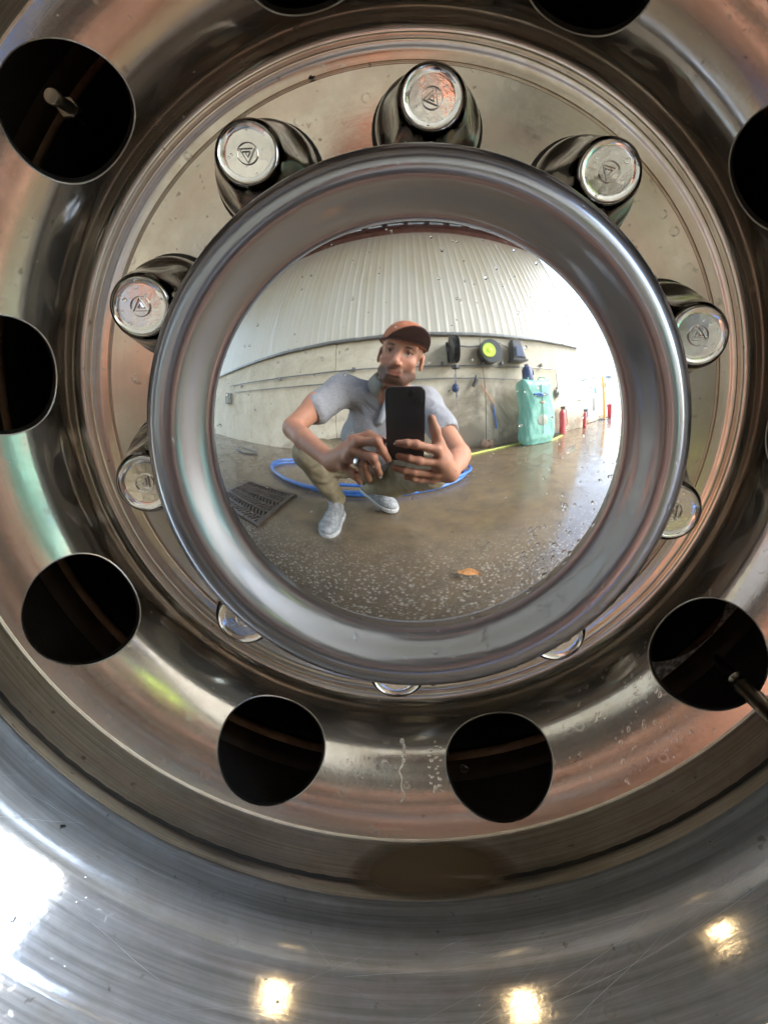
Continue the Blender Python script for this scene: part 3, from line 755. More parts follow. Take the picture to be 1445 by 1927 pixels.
# hose reels
r1 = thing('hose_reel', 'narrow black hose reel hung edge on just under the ledge flashing', 'hose reel', (.545, WY, 1.31))
b = MB(); b.lathe([(.03,-.045),(.185,-.045),(.19,-.04),(.19,-.034),(.10,-.03),(.10,.03),(.19,.034),(.19,.04),(.185,.045),(.03,.045)], o=(0,.22,0), axis='x', n=32); b.build('reel_drum', M['black'], r1, True)
b = MB()
for k in range(5): b.tube([(-.024+.012*k, .22+.15*math.cos(t), .15*math.sin(t)) for t in np.linspace(0, 2*math.pi, 24, endpoint=False)], .008, 6, closed=True)
b.build('coiled_hose', M['black'], r1, True)
b = MB(); b.box((0,.05,0), (.14,.06,.30)); b.box((.066,.14,.02), (.008,.22,.05)); b.box((-.066,.14,.02), (.008,.22,.05)); b.build('wall_bracket', M['black'], r1, bevel=.006)
b = MB(); b.lathe([(.02,-.03),(.05,-.02),(.05,.02),(.02,.03)], o=(0,.20,-.24), n=16); b.build('hose_stop', M['black'], r1, True)
b = MB(); b.tube([(0,.20,-.26),(.0,.18,-.45),(.01,.14,-.62)], .006, 6); b.build('hanging_hose', M['navy'], r1, True)
cb = MB(); cb.tube([(0,.06,.07),(.2,.05,.055),(.36,.05,.07),(.47,.05,.11),(.52,.04,.16)], .012, 8); tag(cb.build('wall_cable', M['grey'], None, True, loc=(.60, WY, 1.34)), 'short grey cable curving along the wall between the black reel and the lime reel', 'cable')

r2 = thing('hose_reel', 'black hose reel with a bright lime green side disc', 'hose reel', (1.09, WY, 1.30))
b = MB(); b.lathe([(.03,.0),(.17,.0),(.175,.02),(.175,.15),(.17,.17),(.03,.17)], o=(0,.03,0), axis='y', n=32); b.build('reel_case', M['black'], r2, True)
b = MB(); b.lathe([(.045,.0),(.098,.0),(.106,.008),(.098,.022),(.05,.02),(.04,.01)], o=(-.045,.20,0), axis='y', n=32); b.build('side_disc', M['lime'], r2, True)
b = MB(); b.lathe([(.012,0),(.05,.0),(.048,.02),(.012,.03)], o=(-.045,.20,0), axis='y', n=20); b.build('reel_hub', M['lime'], r2, True)
b = MB(); b.box((-.12,.10,-.17),(.05,.05,.06)); b.build('hose_outlet', M['black'], r2, bevel=.01)
cb = MB(); cb.tube([(0,.05,.09),(.12,.05,.03),(.22,.05,-.05)], .010, 8); tag(cb.build('wall_cable', M['grey'], None, True, loc=(1.30, WY, 1.38)), 'short grey cable slanting down the wall between the lime reel and the navy reel', 'cable')

r3 = thing('hose_reel', 'navy blue and black boxed hose reel at the right end of the row', 'hose reel', (1.55, WY, 1.34))
b = MB(); b.box((0,.12,0), (.24,.20,.30), taper=.72); b.build('reel_case', M['black'], r3, bevel=.02)
b = MB(); b.box((0,.226,-.04), (.15,.02,.17), taper=.8); b.build('front_cover', M['navy'], r3, bevel=.008)
b = MB(); b.tube([(-.08,.12,.145),(-.06,.12,.19),(.06,.12,.19),(.08,.12,.145)], .012, 8); b.build('carry_handle', M['black'], r3, True)
b = MB(); b.box((0,.12,-.165), (.28,.22,.03)); b.build('reel_tray', M['black'], r3, bevel=.008)

hg = thing('spray_gun', 'small dark spray gun hanging under the pipe beside an orange cord', 'spray gun', (.86, WY, .86))
b = MB(); b.tube([(0,.06,.06),(-.05,.07,-.03)], .028, 10); b.build('gun_body', M['black'], hg, True)
b = MB(); b.tube([(0,.06,.05),(.0,.05,.12)], .012, 8); b.build('gun_handle', M['black'], hg, True)
cd = MB(); cd.tube([(.03,.03,.0),(.10,.03,-.12),(.18,.03,-.24),(.22,.03,-.34)], .009, 6); tag(cd.build('orange_cord', Mat('orange_cord', (.55,.26,.12), .6).m, None, True, loc=(.90, WY, .86)), 'thin faded orange cord slanting down the stained wall', 'cord')
cd = MB(); cd.tube([(0,.03,.08),(.02,.03,-.05),(.04,.03,-.16),(.05,.04,-.26)], .012, 6); tag(cd.build('blue_strap', M['hose'], None, True, loc=(1.10, WY, .50)), 'short blue strap hanging low on the stained wall', 'strap')
ht = thing('hanging_brush', 'thin dark brush hanging from the pipe below the black reel', 'brush', (.56, WY, .88))
b = MB(); b.tube([(0,.06,.12),(0,.06,-.02)], .008, 6); b.tube([(0,.06,-.12),(.02,.06,-.34)], .006, 6); b.build('brush_handle', M['grey'], ht, True)
b = MB(); b.ball((0,.06,-.06), (.05,.03,.06)); b.build('brush_head', M['navy'], ht, True)

jb = thing('junction_box', 'small grey junction box alone on the left of the wall', 'junction box', (-4.35, WY, .93))
b = MB(); b.box((0,.06,0), (.30,.12,.24)); b.build('box_body', M['grey'], jb, bevel=.015)
b = MB(); b.box((0,.124,0), (.26,.012,.20)); b.build('box_cover', M['black'], jb, bevel=.004)

# green big bag stack
bag = thing('green_sack', 'tall pale green plastic sack with blue print standing against the wall', 'sack', (1.70, WY+.30, 0), R(3)); bag.scale = (.94, .94, .86)
q = Mat('pale_green_plastic', (.28,.62,.50), .28, 0, .5); a_ = q.noise(7, 5, .6, sc3=(1,1,.5)); q.set('Base Color', q.ramp(a_, [(.35,(.15,.42,.33)),(.65,(.30,.60,.49))])); q.bump(q.noise(12, 4, .6, dist=1.), .6, .02); M['sack'] = q.m
v = []; f = []; rows = 26; cols = 44
for i in range(rows+1):
    t = i/rows; z = .01+.99*t
    wx = .285+.008*math.sin(t*7); wy_ = .19
    if t > .93: s_ = math.cos((t-.93)/.07*1.2); wx *= .90+.10*s_; wy_ *= .45+.55*s_
    if t < .06: wx *= .94+t; wy_ *= .9
    for k in range(cols):
        a_ = 2*math.pi*k/cols; e = .42
        cx_ = abs(math.cos(a_))**e*math.copysign(1, math.cos(a_)); sy_ = abs(math.sin(a_))**e*math.copysign(1, math.sin(a_))
        wob = 1+.018*math.sin(5*a_+9*t)+.018*math.sin(11*a_-17*t)+.01*math.sin(23*a_+31*t)
        v.append((wx*cx_*wob+.012*math.sin(t*5), wy_*sy_*wob, z*(1+.02*math.sin(3*a_)*(t > .85))))
for i in range(rows):
    for k in range(cols): f.append((i*cols+k, i*cols+(k+1)%cols, (i+1)*cols+(k+1)%cols, (i+1)*cols+k))
f.append(tuple(rows*cols+k for k in range(cols)))
mesh('sack_body', v, f, M['sack'], bag, True)
b = MB(); b.tube([(-.15,.20,.765),(-.05,.208,.775),(.05,.208,.76),(.13,.20,.772)], .016, 6); b.tube([(-.10,.203,.735),(.0,.210,.74)], .010, 6); b.build('blue_print', M['hose'], bag, True)
b = MB(); b.ball((.0,.185,.37), (.105,.012,.085), 16, 8); b.build('brown_print', Mat('faded_print', (.42,.42,.34), .6).m, bag, True)
b = MB(); b.ball((.0,.190,.64), (.06,.016,.02), 12, 6); b.build('dark_print', M['rust'], bag, True)
b = MB(); b.tube([(-.0,.198,.92),(.0,.205,.5),(.005,.205,.16)], .006, 6); b.build('sack_seam', Mat('grey_green', (.2,.34,.28), .5).m, bag, True)
for s_ in (-1, 1):
    b = MB(); b.tube([(s_*.16,.10,.96),(s_*.17,.09,1.03),(s_*.10,.02,1.05),(s_*.06,-.02,.98)], .012, 8); b.build('lifting_loop', M['sack'], bag, True)
jr = thing('blue_jug', 'small dark blue jug standing on top of the green sack', 'jug', (1.60, WY+.28, .865))
b = MB(); b.lathe([(.01,0),(.085,.0),(.088,.02),(.085,.15),(.05,.19),(.03,.20),(.03,.225),(.008,.23)], n=24); b.build('jug_body', M['navy'], jr, True)
b = MB(); b.tube([(.08,0,.06),(.12,0,.09),(.11,0,.15),(.06,0,.17)], .010, 8); b.build('jug_handle', M['navy'], jr, True)

def extinguisher(x, y, h, lab, rz=0):
    t = thing('fire_extinguisher', lab, 'fire extinguisher', (x, y, 0), rz, None); r_ = h*.15
    b = MB(); b.lathe([(r_*.6,0),(r_,.01),(r_,h*.74),(r_*.85,h*.80),(r_*.4,h*.86),(r_*.3,h*.90)], n=24); b.build('cylinder', M['red'], t, True)
    b = MB(); b.box((0,.02,h*.94), (.03,.12,.03)); b.box((0,.03,h*.99), (.025,.14,.015)); b.build('valve_lever', M['black'], t, bevel=.004)
    b = MB(); b.tube([(0,.0,h*.92),(r_*1.2,.03,h*.85),(r_*1.35,.05,h*.5),(r_*1.2,.05,h*.25)], .010, 8); b.build('hose', M['black'], t, True)
    return t
extinguisher(2.47, WY+.13, .46, 'red fire extinguisher standing on the floor to the right of the green sack')
extinguisher(3.26, WY+.14, .34, 'smaller red fire extinguisher on the floor at the far right end of the wall')
br = thing('broom', 'pale pink broom stick leaning on the wall beside the green sack', 'broom', (2.24, WY+.16, 0))
b = MB(); b.cyl((0,0,.06), (-.04,-.12,.80), .012, .012, 8); b.build('stick', Mat('pink_stick', (.55,.38,.34), .5).m, br, True)
b = MB(); b.box((0,0,.035), (.22,.05,.06)); b.build('bristle_head', M['black'], br, bevel=.01)
bx = thing('control_box', 'small grey control box with a dial on the bare wall above the extinguisher', 'control box', (2.42, WY, .68))
b = MB(); b.box((0,.04,0), (.08,.08,.13)); b.build('box_body', M['grey'], bx, bevel=.008)
b = MB(); b.lathe([(.005,.08),(.025,.08),(.025,.095),(.005,.10)], axis='y', n=16); b.build('dial', M['black'], bx, True)
dbr = thing('rag_pile', 'crumpled brown rags and litter at the foot of the stained wall', 'rags', (.98, WY+.13, 0))
for k in range(4):
    b = MB(); b.ball((random.uniform(-.07,.07), random.uniform(-.04,.04), .04+.01*k), (.06,.035,.04+.01*k), 9, 6, Matrix.Rotation(random.uniform(0,3),3,'Y')); b.build('rag', varied('brown_rag', (.10,.07,.05), (.30,.18,.12), .8, 12).m if k == 0 else bpy.data.materials['brown_rag'], dbr, True)

# long curving hose coil behind the man and a thin yellow hose
hs = MB(); pts = []
for i in range(0, 150):
    t = i/149; a_ = -.6+t*2*math.pi*2.35; ra = .95+.05*math.sin(a_*1.3)+.04*t; rb = .46+.05*math.cos(a_*.7)-.02*t
    pts.append((-.55+ra*math.cos(a_)*1.0, -1.66+rb*math.sin(a_), .016+.018*(i//64)+.004*math.sin(a_*3)))
hs.tube(pts, .0125, 8); tag(hs.build('hose_coil', M['hose'], None, True), 'bright blue rubber hose lying in loose loops round the crouching man', 'hose')
hs = MB(); hs.tube([(.42,-2.08,.008),(.60,-2.24,.008),(.85,-2.36,.008),(1.1,-2.44,.008),(1.45,-2.50,.008),(1.9,-2.26,.008),(2.35,-2.42,.008)], .009, 6); tag(hs.build('yellow_hose', M['yline'], None, True), 'thin yellow hose trailing over the floor towards the green sack', 'hose')
hs = MB(); hs.tube([(-2.9,-1.9,.012),(-2.4,-1.75,.012),(-2.1,-1.86,.012),(-2.35,-2.05,.012),(-2.9,-2.10,.012)], .010, 6); tag(hs.build('black_cable', M['black'], None, True), 'thin black cable lying on the floor at the far left', 'cable')

# floor drain
gr = thing('floor_drain', 'dark iron floor drain grate with rows of slots set in the concrete', 'drain', (-1.03, -.745, .006), R(-6))
W_, D_ = .50, .52
b = MB()
for (cx_, cy_, dx, dy) in ((0,-D_/2,W_+.04,.03),(0,D_/2,W_+.04,.03),(-W_/2,0,.03,D_-.03),(W_/2,0,.03,D_-.03)): b.box((cx_,cy_,.004), (dx,dy,.012))
b.build('grate_frame', M['iron'], gr)
b = MB(); b.box((0,0,-.004), (W_-.03,D_-.03,.002)); b.build('pit_shade_sheet', M['black_hole'], gr)  # flat black sheet painted in for the shade under the grate
crs = None
for k in range(1, 6):
    y = -D_/2+k*D_/6
    if crs is None: b = MB(); b.box((0,0,.004), (W_-.032,.020,.010)); crs = b.build('cross_bar', M['iron'], gr, loc=(0,y,0))
    else: c = crs.copy(); COL.objects.link(c); c.parent = gr; c.location = (0,y,0)
slat = None
for r_ in range(6):
    y = -D_/2+(r_+.5)*D_/6
    for k in range(14):
        x = -W_/2+.035+k*(W_-.07)/13; an = R(28 if r_ % 2 else -28)
        if slat is None: b = MB(); b.box((0,0,.0035), (.011,.072,.009)); slat = b.build('slat', M['iron'], gr, loc=(x,y,0)); slat.rotation_euler = (0,0,an)
        else: c = slat.copy(); COL.objects.link(c); c.parent = gr; c.location = (x,y,0); c.rotation_euler = (0,0,an)

# fallen leaf
lv = []; lf = []
for i in range(9):
    t = i/8; wv = .016*math.sin(math.pi*t)**.7*(1-.2*math.sin(9*t)); z = .006+.012*math.sin(math.pi*t)
    lv += [(-.045+.09*t, wv, z+.008), (-.045+.09*t, 0, z-.001), (-.045+.09*t, -wv, z+.006)]
for i in range(8): lf += [(i*3, i*3+1, i*3+4, i*3+3), (i*3+1, i*3+2, i*3+5, i*3+4)]
lm = varied('dry_leaf', (.42,.17,.05), (.60,.32,.12), .6, 60)
leaf = mesh('fallen_leaf', lv, lf, lm.m, None, True, loc=(.151, -.44, 0)); leaf.rotation_euler = (0, 0, R(-150)); leaf.scale = (.95, .95, 1.1)
tag(leaf, 'single dry orange brown leaf lying on the gritty wet floor near the wheel', 'leaf')

# things outside, past the end of the wall
kb = MB(); kb.box((4.45,-2.95,.06), (1.6,.16,.12)); tag(kb.build('kerb_block', M['conc'], None, bevel=.02), 'low dark concrete kerb just outside past the end of the wall', 'kerb')
yp = thing('amber_post', 'amber yellow post standing outside past the end of the wall', 'post', (4.62, -2.72, 0))
b = MB(); b.lathe([(.045,0),(.045,1.02),(.04,1.05),(.01,1.06)], n=20); b.build('post_tube', M['orange'], yp, True)
b = MB(); b.box((0,0,.008),(.18,.18,.016)); b.build('base_plate', M['grey'], yp)
cb_ = thing('white_cabinet', 'white machine cabinet with a teal panel standing outside beside the amber post', 'cabinet', (4.30, -3.1, 0))
b = MB(); b.box((0,0,.50), (.34,.34,1.0)); b.build('cabinet_body', M['white'], cb_, bevel=.02)
b = MB(); b.box((.08,.173,.72), (.14,.008,.14)); b.build('teal_panel', M['teal'], cb_, bevel=.002)
b = MB(); b.box((-.06,.173,.40), (.16,.008,.34)); b.build('cabinet_door', M['grey'], cb_, bevel=.002)
b = MB(); b.ball((0,0,1.12), (.12,.12,.14)); b.build('cabinet_dome', M['white'], cb_, True)
cb2 = thing('grey_pump', 'pale grey pump unit with a black hose standing behind the amber post', 'pump', (5.1, -3.1, 0))
b = MB(); b.box((0,0,.55), (.40,.34,1.1)); b.build('pump_body', M['white'], cb2, bevel=.03)
b = MB(); b.box((0,.173,.86), (.26,.008,.16)); b.build('pump_display', M['black'], cb2)
b = MB(); b.tube([(.2,.05,.8),(.28,.08,.7),(.27,.10,.3),(.22,.08,.15)], .014, 8); b.build('pump_hose', M['black'], cb2, True)
rb_ = thing('red_bin', 'small red bin on the ground outside to the right of the amber post', 'bin', (4.95, -2.66, 0))
b = MB(); b.lathe([(.06,0),(.09,.01),(.105,.30),(.11,.31),(.10,.315),(.085,.02)], n=20); b.build('bin_body', M['red'], rb_, True)
b = MB(); b.lathe([(.115,.315),(.11,.34),(.05,.37),(.01,.375)], n=20); b.build('bin_lid', M['red'], rb_, True)
fb = thing('far_building', 'low pale building far across the wet yard', 'building', (26, -17, 0), R(-30))
b = MB(); b.box((0,0,1.3), (14,6,2.6)); b.build('building_wall', M['white'], fb)
b = MB(); b.box((0,0,2.72), (14.6,6.6,.24)); b.build('flat_roof', M['grey'], fb)
for k in range(5): b = MB(); b.box((-5.2+2.6*k,3.02,1.4), (1.3,.06,1.1)); b.build('window', M['black'], fb)
bf = thing('hanging_fixture', 'round dark blue fixture hanging under the roof near the right end', 'fixture', (2.42, -1.86, 4.50))
b = MB(); b.lathe([(.02,.08),(.15,.05),(.19,-.02),(.17,-.10),(.08,-.14),(.01,-.15)], n=24); b.build('fixture_body', M['navy'], bf, True)
b = MB(); b.lathe([(.06,-.135),(.10,-.130),(.10,-.12),(.06,-.12)], n=20); b.build('fixture_ring', M['grey'], bf, True)

# behind the wheel: unseen wall added to block daylight, and the axle
ow = thing('daylight_block_wall', 'unseen plain cream wall added to block daylight from the far side', 'wall', (0, 4.4, 0))
b = MB(); b.box(((XL+XE)/2, 0, 2.5), (XE-XL, .12, 5.0)); b.build('wall_panel', M['clad'], ow)
ax = thing('wheel_axle', 'dark steel axle carrying the wheel', 'axle', (0, .34, .52))
b = MB(); b.lathe([(.05,0),(.07,.02),(.07,.5),(.05,.6),(.05,1.9)], axis='y', n=24); b.build('axle_tube', M['drum'], ax, True)
b = MB(); b.box((0, 1.0, -.12), (.12, .12, .30)); b.box((0, 1.0, -.50+.23), (.3, .3, .04)); b.build('axle_bracket', M['drum'], ax)

# ================================================================= THE MAN (surfaces grown from blended limb volumes)
class SDF:
    def __init__(s, lo, hi, h):
        s.lo = np.array(lo, float); s.h = h; s.n = np.ceil((np.array(hi)-s.lo)/h).astype(int)+1
        s.d = np.full(s.n, 1.0, np.float32)
    def region(s, lo, hi, pad):
        a = np.clip(np.floor((np.array(lo)-pad-s.lo)/s.h).astype(int), 0, s.n-1); b = np.clip(np.ceil((np.array(hi)+pad-s.lo)/s.h).astype(int)+1, 1, s.n)
        sl = tuple(slice(i, j) for i, j in zip(a, b))
        ax = [s.lo[i]+s.h*np.arange(a[i], b[i]) for i in range(3)]
        return sl, np.stack(np.meshgrid(*ax, indexing='ij'), -1).astype(np.float32)
    def blend(s, sl, new, k, sub=False):
        o = s.d[sl]
        if sub: new = -new; hh = np.clip(.5-.5*(o-new)/k, 0, 1) if k else (new > o)*1.; s.d[sl] = np.maximum(o, new) if not k else o*(1-hh)+new*hh+k*hh*(1-hh); return
        if k <= 0: s.d[sl] = np.minimum(o, new); return
        hh = np.clip(.5+.5*(o-new)/k, 0, 1); s.d[sl] = o*(1-hh)+new*hh-k*hh*(1-hh)
    def cap(s, a, b, ra, rb, k=.01, sub=False):
        a = np.array(a, np.float32); b = np.array(b, np.float32); r_ = max(ra, rb)+k
        sl, P = s.region(np.minimum(a, b)-r_, np.maximum(a, b)+r_, .012)
        ab = b-a; t = np.clip(((P-a)@ab)/max(float(ab@ab), 1e-9), 0, 1)
        s.blend(sl, np.linalg.norm(P-a-t[..., None]*ab, axis=-1)-(ra+(rb-ra)*t), k, sub)
    def chain(s, pts, rs, k=.01):
        for i in range(len(pts)-1): s.cap(pts[i], pts[i+1], rs[i], rs[i+1], k)
    def ell(s, c, r_, rot=None, k=.01, sub=False):
        c = np.array(c, np.float32); r_ = np.array(r_, np.float32); m_ = float(r_.max())+k
        sl, P = s.region(c-m_, c+m_, .012); q_ = P-c
        if rot is not None: q_ = q_@np.array(rot, np.float32)      # columns = local axes
        k0 = np.linalg.norm(q_/r_, axis=-1); k1 = np.linalg.norm(q_/(r_*r_), axis=-1)
        s.blend(sl, k0*(k0-1)/np.maximum(k1, 1e-6), k, sub)
    def wrinkle(s, amp, f, seed=0):
        ax = [s.lo[i]+s.h*np.arange(s.n[i]) for i in range(3)]; X, Y, Z = np.meshgrid(*ax, indexing='ij', sparse=True)
        w_ = np.sin(f*(X+.6*Z)+seed+2*np.sin(f*.31*(Y+Z)))*np.sin(f*.7*(Y-.5*Z)+seed*2+1.7*np.sin(f*.23*X)); s.d += (amp*w_).astype(np.float32)
    def surf(s):
        d = s.d; ins = d < 0; n = d.shape
        cnt = np.zeros(tuple(i-1 for i in n), np.uint8); 
        cs = [(i, j, k) for i in (0, 1) for j in (0, 1) for k in (0, 1)]
        sh_ = lambda A, c: A[c[0]:n[0]-1+c[0], c[1]:n[1]-1+c[1], c[2]:n[2]-1+c[2]]
        for c in cs: cnt += sh_(ins, c)
        cell = np.argwhere((cnt > 0) & (cnt < 8)); idx = -np.ones(cnt.shape, np.int64); idx[tuple(cell.T)] = np.arange(len(cell))
        acc = np.zeros((len(cell), 3)); num = np.zeros(len(cell))
        for a in cs:
            for ax in range(3):
                if a[ax]: continue
                b = list(a); b[ax] = 1
                da = d[tuple((cell+a).T)]; db = d[tuple((cell+b).T)]; cr = (da < 0) != (db < 0)
                t = np.where(cr, da/np.where(cr, da-db, 1), 0); p = np.array(a, float)[None]+np.zeros((len(cell), 1)); p[:, ax] += t
                acc += p*cr[:, None]; num += cr
        V = (cell+acc/np.maximum(num, 1)[:, None])*s.h+s.lo
        F = []
        for ax in range(3):
            u, v_ = [i for i in range(3) if i != ax]
            sa = [slice(0, None)]*3; sb = [slice(0, None)]*3; sa[ax] = slice(0, -1); sb[ax] = slice(1, None)
            ch = np.argwhere(ins[tuple(sa)] != ins[tuple(sb)]); ch = ch[(ch[:, u] > 0) & (ch[:, v_] > 0) & (ch[:, u] < n[u]-1) & (ch[:, v_] < n[v_]-1)]
            def g(du, dv): q_ = ch.copy(); q_[:, u] += du; q_[:, v_] += dv; return idx[tuple(q_.T)]
            Q = np.stack([g(-1,-1), g(0,-1), g(0,0), g(-1,0)], 1); fl = ins[tuple(ch.T)]
            if ax == 1: fl = ~fl
            Q[~fl] = Q[~fl][:, ::-1]; F.append(Q[(Q >= 0).all(1)])
        return V, np.concatenate(F)
def relax(V, F, it=2, lam=.5):
    E = np.concatenate([F[:, [0,1]], F[:, [1,2]], F[:, [2,3]], F[:, [3,0]]])
    for k in range(it):
        A = np.zeros_like(V); c = np.zeros(len(V)); 
        for a, b in ((0,1),(1,0)):
            np.add.at(A, E[:, a], V[E[:, b]]); np.add.at(c, E[:, a], 1)
        V = V+(lam)*(A/np.maximum(c, 1)[:, None]-V)
    return V
def fastmesh(name, V, F, mat, parent, col=None):
    me = bpy.data.meshes.new(name); me.vertices.add(len(V)); me.vertices.foreach_set('co', V.astype(np.float32).ravel())
    me.loops.add(F.size); me.loops.foreach_set('vertex_index', F.astype(np.int32).ravel()); me.polygons.add(len(F))
    me.polygons.foreach_set('loop_start', np.arange(0, F.size, F.shape[1], dtype=np.int32)); me.polygons.foreach_set('loop_total', np.full(len(F), F.shape[1], dtype=np.int32))
    me.polygons.foreach_set('use_smooth', [True]*len(F)); me.materials.append(mat); me.update(calc_edges=True)
    if col is not None:
        at = me.color_attributes.new('skin', 'FLOAT_COLOR', 'POINT'); at.data.foreach_set('color', np.concatenate([col, np.ones((len(V), 1))], 1).astype(np.float32).ravel())
    return link(bpy.data.objects.new(name, me), parent)

man = thing('person', 'man in grey polo shirt and rust cap crouching and holding up a phone', 'person', (-.18, -.9, 0))
MO = np.array([-.18, -.9, 0.])
man_off = Matrix.Translation((.18, .9, 0))
def mp(o): o.matrix_local = man_off; return o

# head frame
HU = np.array([.27, .13, .95]); HU /= np.linalg.norm(HU); HF = np.array([-.05, .97, -.24]); HF -= HU*(HF@HU); HF /= np.linalg.norm(HF); HX = np.cross(HF, HU)
HC = np.array([-.038, -.736, .740]); HROT = np.stack([HX, HF, HU], 1)
H = lambda x, y, z: HC+HX*x+HF*y+HU*z
SL = np.array([-.285, -.80, .632]); SR = np.array([.045, -.84, .565]); NB = np.array([-.100, -.815, .600])
ELL = np.array([-.395, -.575, .492]); WRL = np.array([-.1893, -.4455, .4269]); ELR = np.array([.135, -.63, .392]); WRR = np.array([.0719, -.4559, .3937])
PEL = np.array([-.19, -1.03, .30]); CH = np.array([-.125, -.88, .50])

S = SDF((-.48, -1.0, .33), (.24, -.33, .90), .0026)
# skull and face
S.ell(H(0, -.012, .035), (.076, .097, .085), HROT, .02); S.ell(H(0, .018, -.030), (.061, .070, .078), HROT, .02)
S.ell(H(0, .045, -.088), (.040, .036, .028), HROT, .022)            # chin
S.cap(H(-.052, .005, -.070), H(-.022, .052, -.094), .018, .018, .02); S.cap(H(.052, .005, -.070), H(.022, .052, -.094), .018, .018, .02)
S.cap(H(-.044, .062, .020), H(.044, .062, .020), .014, .014, .012)  # brow
S.ell(H(-.042, .058, -.030), (.020, .018, .018), HROT, .015); S.ell(H(.042, .058, -.030), (.020, .018, .018), HROT, .015)   # cheeks
S.ell(H(-.031, .088, -.002), (.018, .014, .012), HROT, .010, True); S.ell(H(.031, .088, -.002), (.018, .014, .012), HROT, .010, True)
S.chain([H(0,.078,.010), H(0,.094,-.020), H(0,.106,-.038)], [.008,.009,.0125], .008); S.ell(H(-.011,.092,-.042), (.008,.010,.007), HROT, .006); S.ell(H(.011,.092,-.042), (.008,.010,.007), HROT, .006)
S.cap(H(-.020,.080,-.066), H(.020,.080,-.066), .0065, .0065, .006); S.cap(H(-.017,.079,-.077), H(.017,.079,-.077), .0075, .0075, .005)
S.cap(H(-.022,.096,-.0715), H(.022,.096,-.0715), .0025, .0025, .002, True)
for s_ in (-1, 1):   # eyelids
    S.chain([H(s_*.018,.073,.0035),H(s_*.031,.0765,.0075),H(s_*.046,.068,.003)], [.0035,.0045,.0035], .004); S.chain([H(s_*.019,.072,-.008),H(s_*.031,.0745,-.0105),H(s_*.044,.067,-.008)], [.003,.0035,.003], .004)
for s_ in (-1, 1):
    S.ell(H(s_*.079, -.018, -.012), (.009, .020, .033), HROT, .004); S.ell(H(s_*.088, -.014, -.008), (.006, .010, .018), HROT, .004, True)
# neck, torso core, arms
S.cap(H(0, -.03, -.07), NB+[0,-.01,-.01], .056, .062, .02)
S.cap(NB+[0,0,-.01], CH, .060, .095, .02)
S.cap(NB+[-.02,0,-.02], SL+[0,0,-.012], .036, .046, .02); S.cap(NB+[.02,0,-.03], SR+[0,0,-.012], .036, .046, .02)
S.chain([SL, (SL+ELL)/2+[-.005,.01,.004], ELL], [.050, .044, .034], .012)
S.ell((SL*.45+ELL*.55)+[0,0,.012], (.045,.055,.045), None, .02)
S.chain([ELL, ELL*.62+WRL*.38, WRL], [.034, .0325, .0215], .012)
S.chain([SR, (SR+ELR)/2, ELR], [.048, .041, .034], .012); S.chain([ELR, ELR*.6+WRR*.4, WRR], [.034, .0315, .0215], .012)
# left hand
def finger(pts, r0, r1, k=.004):
    pts = [np.array(p) for p in pts]; mid = pts[1]*.52+pts[2]*.48+np.array([0, .0035, .001])
    S.chain([pts[0], pts[1], mid, pts[2]], [r0, r0*.97, r0*.90, r1], k)
    S.ell(pts[1], (r0*1.08,)*3, None, .003); S.ell(mid, (r0*.97,)*3, None, .003)
LI = [(-.1035,-.3850,.4813),(-.0669,-.3760,.4837),(-.0530,-.4050,.4434)]; LM = [(-.1185,-.3880,.4657),(-.0776,-.3800,.4541),(-.0738,-.4130,.4115)]
LR_ = [(-.1305,-.3940,.4499),(-.0971,-.3868,.4404),(-.0988,-.4200,.3968)]; LP = [(-.1455,-.4040,.4281),(-.1201,-.4000,.4167),(-.1213,-.4300,.3848)]
for fg, r0 in ((LI,.0088),(LM,.0091),(LR_,.0088),(LP,.0077)):
    finger(fg, r0, r0*.82); S.cap(WRL+(np.array(fg[0])-WRL)*.12, fg[0], .0140, r0*1.10, .008)
S.cap(WRL, np.array([-.145,-.418,.447]), .022, .021, .012)
S.chain([WRL+[.01,-.01,.01], (-.125,-.420,.478), (-.092,-.424,.488), (-.064,-.422,.478)], [.018,.0125,.0105,.0085], .008)
# right hand
RA = [(.0400,-.4110,.4570),(.0014,-.3975,.4726),(-.0325,-.4000,.4762)]; RB = [(.0435,-.4180,.4290),(.0053,-.4050,.4391),(-.0324,-.4070,.4493)]
RC_ = [(.0390,-.4290,.4010),(-.0057,-.4145,.4131),(-.0425,-.4135,.4241)]; RP = [(.0350,-.4400,.3836),(.0066,-.4290,.3915),(-.0220,-.4225,.4010)]
for fg, r0 in ((RA,.0086),(RB,.0088),(RC_,.0083),(RP,.0074)):
    finger(fg, r0, r0*.82); S.cap(WRR+(np.array(fg[0])-WRR)*.15, fg[0], .0140, r0*1.10, .008)
S.cap(WRR, np.array([.052,-.432,.425]), .022, .022, .012)
S.chain([(.058,-.440,.435), (.045,-.424,.468), (.0375,-.413,.496), (.0315,-.407,.519)], [.018,.0115,.0098,.0080], .008)
V_, F_ = S.surf(); V_ = relax(V_, F_, 2, .5)
lc = (V_-HC)@HROT
def gauss(c, r_): return np.exp(-(((lc-np.array(c))/np.array(r_))**2).sum(1))
skin = np.array([.50,.24,.15]); col = np.tile(skin, (len(V_), 1))
nz = (np.sin(V_[:,0]*310)*np.sin(V_[:,1]*270+1)*np.sin(V_[:,2]*330+2))[:,None]; col *= 1+.035*nz
red = np.array([.55,.22,.16])
def paint(w_, c): 
    global col
    w_ = np.clip(w_, 0, 1)[:,None]; col = col*(1-w_)+np.array(c)*w_
for c_, r_, a_ in (((0,.10,-.038),(.02,.03,.018),.35),((-.042,.07,-.030),(.022,.04,.02),.25),((.042,.07,-.030),(.022,.04,.02),.25)): paint(a_*gauss(c_, r_), red)
